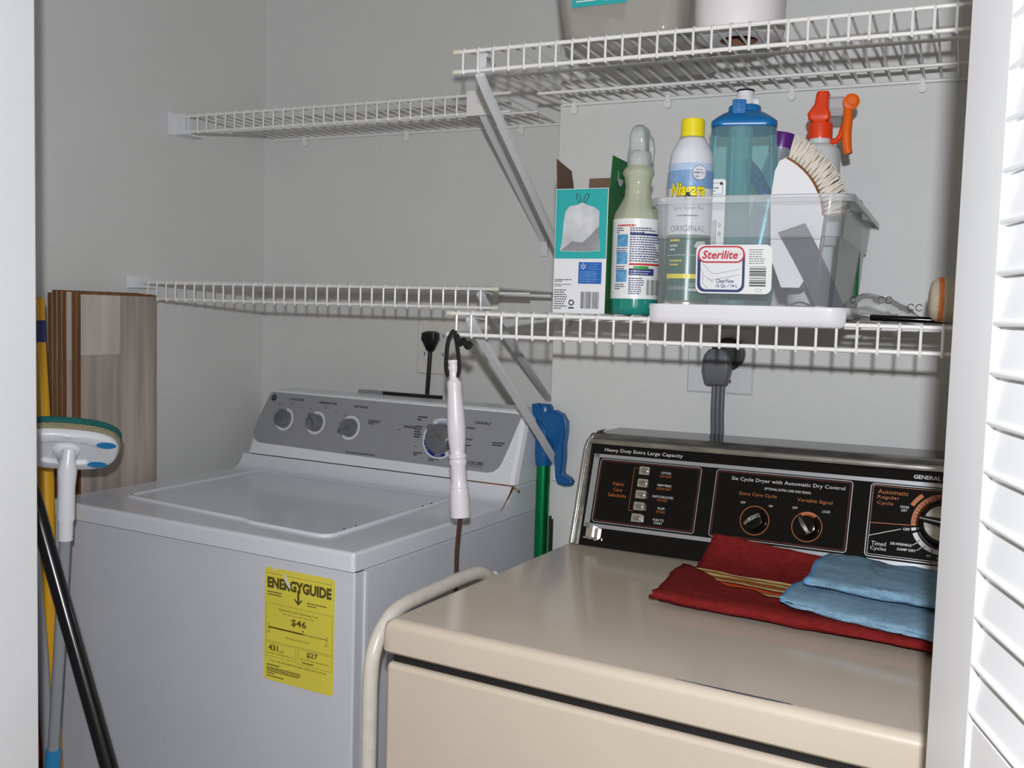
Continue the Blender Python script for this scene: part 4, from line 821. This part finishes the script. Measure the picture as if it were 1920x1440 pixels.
# grey strap and green scrubber
gs = MB(); S = []
for i in range(9):
    t_ = i/8; p = Vector((-0.022+0.050*t_+0.006*math.sin(t_*2), 0, 0.108*(1-t_))); wv = Vector((0.0175, 0, 0.006)).lerp(Vector((0.018, 0, 0.0)), t_)
    S.append([p-wv+Vector((0, -0.0012, 0)), p+wv+Vector((0, -0.0012, 0)), p+wv+Vector((0, 0.0012, 0)), p-wv+Vector((0, 0.0012, 0))])
gs.loft(S, 'strap_grey', smooth=False); gs.tube(bez([(0.010, 0, 0.003), (-0.006, -0.004, 0.008), (-0.018, -0.008, 0.003), (-0.004, -0.010, 0.002), (0.016, -0.004, 0.002)], 6), 0.0014, 'strap_grey', 6)
go = gs.build('fabric_strap'); go.location = (-0.196, 1.369, IB); tag(go, 'dark grey fabric strap leaning inside the front of the clear bin', 'strap')
gr = MB().box(-0.028, 0.028, -0.008, 0.008, 0, 0.176, 'green_dark', bev=0.006, seg=3).build('green_scrubber'); gr.location = (-0.182, 1.640, IB); gr.rotation_euler = (0, 0, 0.1); tag(gr, 'dark green tool just showing above the back right rim of bin', 'tool')
# plastic bag with black item, terry mitt
pg = thing('plastic_bag', 'crumpled clear plastic bag holding a black stick, right of the bin', 'bag', (-0.085, 1.455, S0))
mb = MB(); S = []
for i in range(19):
    t_ = i/18; x = -0.070+0.125*t_; hgt = 0.039*(math.sin(PI*min(1, t_*1.25+0.10))**0.6 if t_*1.25+0.1 < 1 else 0.0)
    hgt = (0.006+0.034*max(0, 1-((t_-0.22)/0.62)**2 if t_ > 0.22 else 1-((t_-0.22)/0.30)**2)); sec = []
    for k in range(16):
        an = 2*PI*k/16; nn = noise.noise(Vector((x*60, math.cos(an)*1.3, math.sin(an)*1.3)))*0.005
        sec.append(Vector((x, math.cos(an)*(0.045*math.sin(PI*(0.08+0.84*t_))+nn), max(0.0006, 0.5*hgt+math.sin(an)*(hgt*0.5)+nn*(1 if math.sin(an) > 0 else 0)))))
    S.append(sec)
mb.loft(S, 'bag_film'); mb.build('film', pg)
MB().tube([(-0.028, -0.062, 0.006), (0.0, -0.068, 0.0055), (0.07, -0.062, 0.0045), (0.11, -0.060, 0.0045)], 0.0042, 'black_gloss', 10).build('black_stick', pg)
mb = MB()
for k in range(14): mb.tube([(-0.028, -0.062+0.0006*(k % 5-2), 0.006), (-0.050, -0.060+0.0008*(k-7), 0.008+0.0012*math.sin(k*1.7)), (-0.076, -0.058+0.0016*(k-7), 0.0075+0.006*math.sin(k*1.3+1)*0.9)], [0.0010, 0.0008, 0.0006], 'strap_grey', 5)
mb.build('wire_strands', pg)
A = Art(lambda x, y, o: Vector((x, -0.047*math.sin(PI*(0.08+0.84*(x+0.07)/0.125))-0.002-o+y*0.9-0.004, 0.012+y*1.15)))
for x, y, n in ((-0.056, 0.016, 1), (-0.018, 0.016, 2), (0.020, 0.008, 2)):
    for k in range(n): A.arc(x+k*0.010, y, 0.0034, 0.0044, 20, 330, 'ink_dark', 1, 12)
A.build('print', pg)
mt = thing('terry_mitt', 'cream terry cloth roll with orange stripe at the far right of shelf', 'cloth', (-0.036, 1.372, S0))
MB().lathe([(0.012, 0.0), (0.022, 0.002), (0.026, 0.006), (0.0280, 0.010), (0.0290, 0.016), (0.031, 0.040), (0.031, 0.085), (0.022, 0.092)], 'towel_cream', (-0.006, 0, 0.0310), (1, 0.10, 0), 40, ms=['towel_cream', 'towel_cream', 'towel_cream', 'towel_orange', 'towel_cream', 'towel_cream', 'towel_cream']).build('terry_roll', mt)

# ------------------------------------------------------------------ things on the upper right shelf
S1 = H+0.4015
tt = thing('storage_tote', 'large clear plastic tote with teal label on the upper right shelf', 'bin', (-0.4755, 1.500, S1))
mb = MB(); sx_ = lambda z, e: [Vector((x, y, z)) for x, y in rrect(-0.0880-e*1.6, 0.0880+e*0.4, -0.135-e, 0.130+e*0.8, 0.028, 7)]
mb.loft([sx_(0.001, -0.012), sx_(0.002, -0.003), sx_(0.009, 0.0), sx_(0.050, 0.0045), sx_(0.16, 0.012), sx_(0.235, 0.016)], 'tote_clear', caps=False)
bt = sx_(0.0012, -0.012); mb.add(bt, [list(range(len(bt)))], 'tote_clear'); mb.build('tote_body', tt)
MB().loft([sx_(0.235, 0.016), sx_(0.237, 0.024), sx_(0.230, 0.026)], 'tote_clear', caps=False).build('rim', tt)
A = Art(lambda x, y, o: Vector((x, -0.1405-o-0.06*(y-0.05), y)), 0.001); A.rect(-0.0685, 0.0150, 0.0445, 0.110, 'box_teal', 0); A.rect(-0.018, 0.012, 0.0500, 0.070, 'box_white', 1); A.bars(-0.015, 0.009, 0.053, 0.068, 'ink_black', l=2, seed=60, n=14); A.lines(-0.062, -0.026, 0.0500, 0.055, 1, 'box_white', l=1, seed=62, fill=0.4)
A.build('label', tt)
pr_ = thing('paper_towel_roll', 'wrapped white paper towel roll standing right of the clear tote', 'paper roll', (-0.3175, 1.445, S1))
mb = MB(); S = []
for z_, r_ in ((0.0005, 0.0265), (0.0005, 0.052), (0.004, 0.061), (0.012, 0.0635), (0.03, 0.064), (0.09, 0.064), (0.18, 0.064), (0.27, 0.064), (0.275, 0.058), (0.276, 0.0265)):
    S.append([Vector((r_*math.cos(2*PI*k/48), r_*math.sin(2*PI*k/48), z_))*1.0+Vector((0, 0, 0))+Vector((math.cos(2*PI*k/48), math.sin(2*PI*k/48), 0))*(noise.noise(Vector((k*0.6, z_*60, 0)))*0.0022 if r_ > 0.06 else 0) for k in range(48)])
mb.loft(S, 'roll_white', caps=False); mb.build('paper', pr_)
MB().lathe([(0.0262, 0.0010), (0.0262, 0.27)], 'core_brown', n=24, caps=False).build('cardboard_core', pr_)

# ------------------------------------------------------------------ outlets, plugs, cords
def plate(name, x0, x1, z0, z1, y, m, label):
    t = thing(name, label, 'outlet', ((x0+x1)/2, y, H+z0)); hw = (x1-x0)/2
    mb = MB(); S = []
    for ins, d in ((0, 0.0004), (0, 0.003), (0.003, 0.0055)): S.append([Vector((px, -d, pz)) for px, pz in rrect(-hw+ins, hw-ins, ins, z1-z0-ins, 0.003, 3)])
    mb.loft(S, m, smooth=False); mb.build('cover_plate', t); return t
p1 = plate('wall_outlet', -1.152, -1.037, -0.146, -0.014, YR, 'plate_ivory', 'ivory outlet plate on the recessed wall above the washer')
for dx in (0.028, 0.076):
    for dz in (0.046, 0.088):
        MB().prism(circ(0, 0, 0.0165, 20, 0.0135), lambda x, y, d: Vector((-0.0575+dx+x, -0.0055-d, dz+y)), 0, 0.002, 'plate_white').box(-0.0575+dx-0.007, -0.0575+dx-0.005, -0.0082, -0.007, dz-0.003, dz+0.005, 'ink_black').box(-0.0575+dx+0.005, -0.0575+dx+0.007, -0.0082, -0.007, dz-0.003, dz+0.005, 'ink_black').build('socket', p1)
pl = thing('power_cord', 'black washer plug and cord hanging from the ivory outlet', 'power cord', (-1.106, 1.975, H-0.07))
S = []; mb = MB()
for z_, hx, y0, y1 in ((0.024, 0.010, -0.020, 0.0), (0.020, 0.019, -0.028, 0.0), (0.006, 0.020, -0.030, 0.0), (-0.006, 0.015, -0.026, -0.002), (-0.018, 0.011, -0.022, -0.006), (-0.022, 0.0075, -0.020, -0.008)):
    S.append([Vector((x, y, z_)) for x, y in rrect(-hx, hx, y0, y1, min(hx, 0.009), 4)])
mb.loft(S, 'plug_black'); mb.build('plug', pl)
MB().tube(bez([(0, -0.014, -0.02), (-0.002, -0.015, -0.07), (-0.007, -0.012, -0.13), (-0.010, -0.010, -0.20), (-0.012, -0.010, -0.30)], 6), 0.0050, 'plug_black', 10).build('cord', pl)
p2 = plate('dryer_outlet', -0.452, -0.333, -0.133, -0.014, YJ, 'plate_white', 'square white dryer outlet plate on wall below the lower right shelf')
MB().lathe([(0.029, 0), (0.029, 0.020), (0.026, 0.022)], 'plug_black', (0.016, -0.0055, 0.072), (0, -1, 0), 32).build('receptacle', p2)
Art(lambda x, y, o: Vector((x, -0.0056-o, y))).rect(0.018, 0.021, 0.020, 0.026, 'rust', 0).build('rust_mark', p2)
gp = thing('power_cord', 'grey dryer plug with flat cord running down behind the dryer', 'power cord', (-0.390, 1.735, H-0.075))
mb = MB(); S = []
for z_, hx, y0, y1 in ((0.024, 0.008, -0.026, -0.002), (0.021, 0.016, -0.028, -0.002), (0.012, 0.0225, -0.030, -0.002), (0.0, 0.0255, -0.031, -0.002), (-0.015, 0.0255, -0.031, -0.002), (-0.030, 0.0225, -0.029, -0.004), (-0.038, 0.0205, -0.027, -0.006), (-0.041, 0.017, -0.025, -0.008)):
    S.append([Vector((x, y, z_)) for x, y in rrect(-hx, hx, y0, y1, min(hx, 0.010)*0.8, 4)])
mb.loft(S, 'plug_grey'); mb.build('plug', gp)
mb = MB()
for k in (-1, 0, 1): mb.tube(bez([(0.004+k*0.0075, -0.016, -0.038), (0.004+k*0.0075, -0.016, -0.09), (0.006+k*0.0075, -0.013, -0.16), (0.006+k*0.0075, -0.010, -0.30)], 6), 0.0045, 'plug_grey', 10)
mb.build('cord', gp)

# ------------------------------------------------------------------ hanging lint brush
lb = thing('lint_brush', 'brush with turned white handle hanging by black strap from lower right shelf', 'brush', (-0.7095, 1.330, H-0.074))
Q = lambda x, y, z: (x+0.7095, y-1.33, z+0.074)
ax = Vector((0.0200, 0.0, -0.2418)).normalized()
prf = [(0.0085, 0.0), (0.0092, 0.003), (0.0080, 0.006), (0.0080, 0.009), (0.0095, 0.012), (0.0078, 0.015), (0.0078, 0.030), (0.0118, 0.033), (0.0125, 0.036), (0.0120, 0.042), (0.0122, 0.055), (0.0140, 0.075), (0.0152, 0.100), (0.0150, 0.120), (0.0132, 0.136), (0.0122, 0.144), (0.0152, 0.147), (0.0152, 0.151), (0.0128, 0.153), (0.0150, 0.156), (0.0148, 0.160), (0.0128, 0.163), (0.0130, 0.178), (0.0132, 0.190), (0.0152, 0.193), (0.0152, 0.197), (0.0149, 0.199), (0.0160, 0.202), (0.0164, 0.220), (0.0166, 0.243)]
MB().lathe([(r_*0.93, z_) for r_, z_ in prf], 'turned_white', (0, 0, 0), ax, 28).build('turned_handle', lb)
MB().tube([Q(-0.6900, 1.33, -0.316), Q(-0.6920, 1.33, -0.335), Q(-0.6945, 1.33, -0.37), Q(-0.6945, 1.33, -0.44), Q(-0.693, 1.33, -0.62)], 0.0036, 'twist_brown', 8).build('twisted_stem', lb)
mb = MB()
def strap(pts, wd): mb.tube(bez(pts, 6), wd, 'strap_black', 8, flat=0.5, up=(0, 1, 0))
strap([Q(-0.7160, 1.328, -0.100), Q(-0.7205, 1.328, -0.085), Q(-0.7185, 1.328, -0.05), Q(-0.7140, 1.332, -0.033), Q(-0.7100, 1.334, -0.0295)], 0.0038)
strap([Q(-0.7035, 1.328, -0.100), Q(-0.6980, 1.328, -0.092), Q(-0.7000, 1.330, -0.070), Q(-0.7060, 1.333, -0.045), Q(-0.7100, 1.334, -0.0295)], 0.0035)
strap([Q(-0.7080, 1.334, -0.036), Q(-0.7000, 1.332, -0.048), Q(-0.6920, 1.33, -0.044), Q(-0.6840, 1.328, -0.052), Q(-0.6780, 1.328, -0.046)], 0.0056)
mb.build('hanging_strap', lb)

# ------------------------------------------------------------------ green pole with blue handle
gh = thing('green_mop', 'green metal mop pole with blue plastic handle standing between the machines', 'mop', (-0.722, 1.735, 0))
MB().tube([(0.002, 0, 0.0), (0, 0, 0.80), (0, 0, H-0.285)], 0.0135, 'pole_green', 20).build('pole', gh)
MB().lathe([(0.0155, H-0.290), (0.0175, H-0.27), (0.0178, H-0.20), (0.0160, H-0.178), (0.012, H-0.172)], 'handle_blue', n=24).build('collar', gh)
hp = [(-0.021, -0.172), (-0.010, -0.170), (-0.004, -0.179), (0.004, -0.186), (0.016, -0.181), (0.030, -0.181), (0.045, -0.188), (0.0535, -0.202), (0.054, -0.222), (0.0510, -0.245), (0.0518, -0.272), (0.0495, -0.296), (0.0510, -0.302), (0.063, -0.3075), (0.069, -0.3145), (0.066, -0.3215), (0.052, -0.3235), (0.038, -0.320), (0.0330, -0.308), (0.0310, -0.285), (0.0270, -0.255), (0.0250, -0.240), (0.020, -0.240), (0.013, -0.228), (0.003, -0.212), (-0.010, -0.20), (-0.019, -0.19)]
bm = bmesh.new(); vs_ = [bm.verts.new((x*0.985, -0.011-0.012, H+z_)) for x, z_ in hp]; fa = bm.faces.new(vs_)
ex = bmesh.ops.extrude_face_region(bm, geom=[fa]); bmesh.ops.translate(bm, verts=[v for v in ex['geom'] if isinstance(v, bmesh.types.BMVert)], vec=(0, 0.022, 0))
bmesh.ops.bevel(bm, geom=[e for e in bm.edges if abs((e.verts[0].co-e.verts[1].co).y) < 1e-6], offset=0.0045, segments=3, affect='EDGES'); bm.verts.index_update()
mb = MB(); mb.add([v.co[:] for v in bm.verts], [[v.index for v in f.verts] for f in bm.faces], 'handle_blue', True); bm.free(); mb.build('lever', gh)
bk = MB()
for k in range(26): bk.tube([(0, 0, 0.80+k*0.003), (0.007, -0.002, 0.8015+k*0.003)], 0.0009, 'black_matte', 5)
bk.tube([(0, 0, 0.55), (0, 0, 0.882)], 0.0028, 'black_matte', 8); bk.tube([(0, 0, 0.0), (0, 0, 0.55)], 0.0028, 'black_matte', 8)
bo = bk.build('bristle_strip'); bo.location = (-0.7035, 1.733, 0.0); tag(bo, 'thin black bristled rod beside the green mop pole', 'brush')

# white tubular frame between the machines
path = [(-0.679, 1.065, 0.0), (-0.679, 1.065, 0.30), (-0.679, 1.065, 0.70), (-0.679, 1.066, 0.790), (-0.678, 1.074, 0.828), (-0.675, 1.095, 0.855), (-0.673, 1.130, 0.868), (-0.668, 1.20, 0.871), (-0.662, 1.30, 0.871), (-0.657, 1.345, 0.866), (-0.654, 1.372, 0.845), (-0.653, 1.380, 0.80), (-0.653, 1.38, 0.30), (-0.653, 1.38, 0.0)]
tf = thing('tube_frame', 'off white metal tube frame standing between washer and dryer', 'frame', (-0.674, 1.22, 0))
MB().tube([Vector(p)-Vector((0.674*-1, 1.22, 0)) for p in bez(path, 5)], 0.0105, 'tube_cream', 14).build('bent_tube', tf)
MB().tube([(-0.005, -0.155, 0.25), (0.021, 0.160, 0.25)], 0.008, 'tube_cream', 10).build('crossbar', tf)

# ------------------------------------------------------------------ laminate planks leaning at the left wall
LH = H+0.016
def plank(x, y0, y1, zt, lab_, front=False):
    t = MB(); th = 0.0112
    t.box(x-th, x-0.0004, y0, y1, 0.0, zt-0.0, 'fibre_edge')
    if front:
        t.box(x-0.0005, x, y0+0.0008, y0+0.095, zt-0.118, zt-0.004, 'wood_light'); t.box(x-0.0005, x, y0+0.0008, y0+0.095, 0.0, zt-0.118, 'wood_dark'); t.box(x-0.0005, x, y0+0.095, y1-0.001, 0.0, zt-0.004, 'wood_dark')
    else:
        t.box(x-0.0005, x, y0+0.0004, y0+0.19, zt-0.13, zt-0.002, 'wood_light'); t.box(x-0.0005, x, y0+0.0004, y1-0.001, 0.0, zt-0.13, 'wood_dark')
    o = t.build('laminate_plank'); tag(o, lab_, 'plank', 'laminate planks leaning at the left wall'); return o
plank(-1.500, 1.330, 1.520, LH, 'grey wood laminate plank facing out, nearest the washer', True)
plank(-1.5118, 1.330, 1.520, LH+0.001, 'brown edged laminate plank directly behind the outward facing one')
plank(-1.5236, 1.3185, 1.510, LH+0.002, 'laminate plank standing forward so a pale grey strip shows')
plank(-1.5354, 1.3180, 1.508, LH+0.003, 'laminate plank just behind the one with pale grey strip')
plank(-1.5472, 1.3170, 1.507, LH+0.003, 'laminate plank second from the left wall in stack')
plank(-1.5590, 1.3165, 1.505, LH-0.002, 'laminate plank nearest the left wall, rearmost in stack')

# poles at the far left
bd_ = MB().prism([(1.18, 0.0), (1.34, 0.0), (1.34, H-0.225), (1.318, H-0.222), (1.300, H-0.205), (1.286, H-0.19), (1.18, H-0.17)], lambda y, z_, d: Vector((-1.590+d, y, z_)), 0, 0.010, 'card_brown').build('cardboard_sheet'); tag(bd_, 'brown torn cardboard sheet behind the yellow broom pole', 'cardboard')
yp = thing('broom', 'yellow broom pole with dark blue band standing at far left', 'broom', (-1.385, 1.200, 0))
def Y_(x, y, z): return Vector((x+1.385, y-1.2, z))
mb = MB(); pts = [Y_(-1.458, 1.20, H+0.004), Y_(-1.458, 1.20, H-0.002), Y_(-1.457, 1.20, H-0.036), Y_(-1.456, 1.20, H-0.074), Y_(-1.437, 1.20, H-0.313), Y_(-1.419, 1.19, H-0.60), Y_(-1.396, 1.18, H-0.82), Y_(-1.36, 1.16, 0.005)]
mb.tube(pts, [0.009, 0.0132, 0.0132, 0.0132, 0.0132, 0.0132, 0.0132, 0.0132], 'pole_yellow', 16, ms=['pole_yellow', 'pole_yellow', 'band_blue', 'pole_yellow', 'pole_yellow', 'pole_yellow', 'pole_yellow']); mb.build('pole', yp)
MB().box(-0.02, 0.12, -0.06, 0.02, 0.0, 0.02, 'band_blue', bev=0.004).build('broom_head', yp)
rm = thing('grey_mop', 'grey pole with red sleeve at the lower left edge', 'mop', (-1.37, 1.15, 0))
MB().tube([(-0.040, 0, H-0.42), (-0.020, 0, H-0.60), (-0.012, 0, H-0.70), (0.010, 0, H-0.90), (0.030, 0, 0.0)], 0.0105, 'pole_grey', 14).build('pole', rm)
MB().tube([(-0.030, -0.012, H-0.62), (-0.026, -0.014, H-0.70), (-0.016, -0.014, H-0.775)], 0.0085, 'pole_red', 12).build('red_sleeve', rm)
gx = thing('floor_scrubber', 'white pad scrubber with green sponge on grey pole by washer corner', 'scrubber', (-1.330, 1.10, 0))
G_ = lambda x, y, z: Vector((x+1.330, y-1.10, z))
MB().tube([G_(-1.292, 1.115, H-0.37), G_(-1.305, 1.112, H-0.58), G_(-1.3185, 1.11, H-0.765), G_(-1.345, 1.10, 0.001)], [0.0088, 0.0088, 0.0088, 0.0088], 'pole_grey', 16).build('pole', gx)
MB().tube([G_(-1.3155, 1.11, H-0.735), G_(-1.3182, 1.11, H-0.765), G_(-1.320, 1.11, H-0.80)], 0.0118, 'collar_blue', 16).build('collar', gx)
MB().tube([G_(-1.292, 1.115, H-0.385), G_(-1.2915, 1.115, H-0.355), G_(-1.2910, 1.115, H-0.350), G_(-1.2905, 1.116, H-0.30), G_(-1.290, 1.117, H-0.272), G_(-1.289, 1.118, H-0.252), G_(-1.289, 1.12, H-0.238)], [0.0110, 0.0115, 0.0135, 0.0130, 0.0150, 0.0105, 0.0100], 'plastic_white', 20).build('grip', gx)
hc = G_(-1.303, 1.127, H-0.243); nrm = Vector((-0.50, 0.47, 0.64)).normalized(); lx = (Vector((0.65, 0.75, -0.18))-nrm*Vector((0.65, 0.75, -0.18)).dot(nrm)).normalized(); ly = nrm.cross(lx)
def hs(sc, d, n=40, e=2.7):
    out = []
    for k in range(n):
        t_ = 2*PI*k/n; x = math.copysign(abs(math.cos(t_))**(2/e), math.cos(t_))*0.080*sc; y = math.copysign(abs(math.sin(t_))**(2/e), math.sin(t_))*0.046*sc
        out.append(hc+lx*x+ly*y+nrm*d)
    return out
hd_ = MB().loft([hs(0.55, 0.002), hs(0.62, -0.004), hs(0.90, -0.004), hs(0.96, 0.0), hs(0.98, 0.005), hs(0.97, 0.009)], 'plastic_white').build('pad_holder', gx)
MB().loft([hs(0.98, 0.0092), hs(1.02, 0.011), hs(1.02, 0.019), hs(1.0, 0.0205)], 'sponge_tan').build('tan_sponge', gx)
MB().loft([hs(1.0, 0.0207), hs(1.04, 0.022), hs(1.04, 0.031), hs(1.01, 0.033)], 'sponge_green').build('green_pad', gx)
for sx_2, sy_2 in ((0.050, 0.024), (0.056, -0.027)):
    c_ = hc+lx*sx_2+ly*sy_2-nrm*0.0042
    MB().add([c_+lx*0.015*math.cos(2*PI*k/20)+ly*0.0075*math.sin(2*PI*k/20)-nrm*0.0012 for k in range(20)]+[c_+lx*0.015*math.cos(2*PI*k/20)+ly*0.0075*math.sin(2*PI*k/20) for k in range(20)], [list(range(20))]+[[k, (k+1) % 20, 20+(k+1) % 20, 20+k] for k in range(20)], 'collar_blue').build('blue_tab', hd_)
MB().tube([G_(-1.289, 1.12, H-0.240), hc-nrm*0.012, hc+nrm*0.004], [0.010, 0.014, 0.022], 'plastic_white', 16).build('swivel_joint', gx)
bp_ = thing('black_pole', 'glossy black pole leaning diagonally in front of the washer', 'pole', (-0.85, 0.99, 0))
MB().tube([Vector((-1.2643+0.85, 0.01, H-0.19)), Vector((-1.216+0.85, 0.01, H-0.31)), Vector((-1.073+0.85, 0.01, H-0.665)), Vector((0.0, 0.0, 0.012))], 0.0120, 'pole_black', 18).build('pole_tube', bp_)
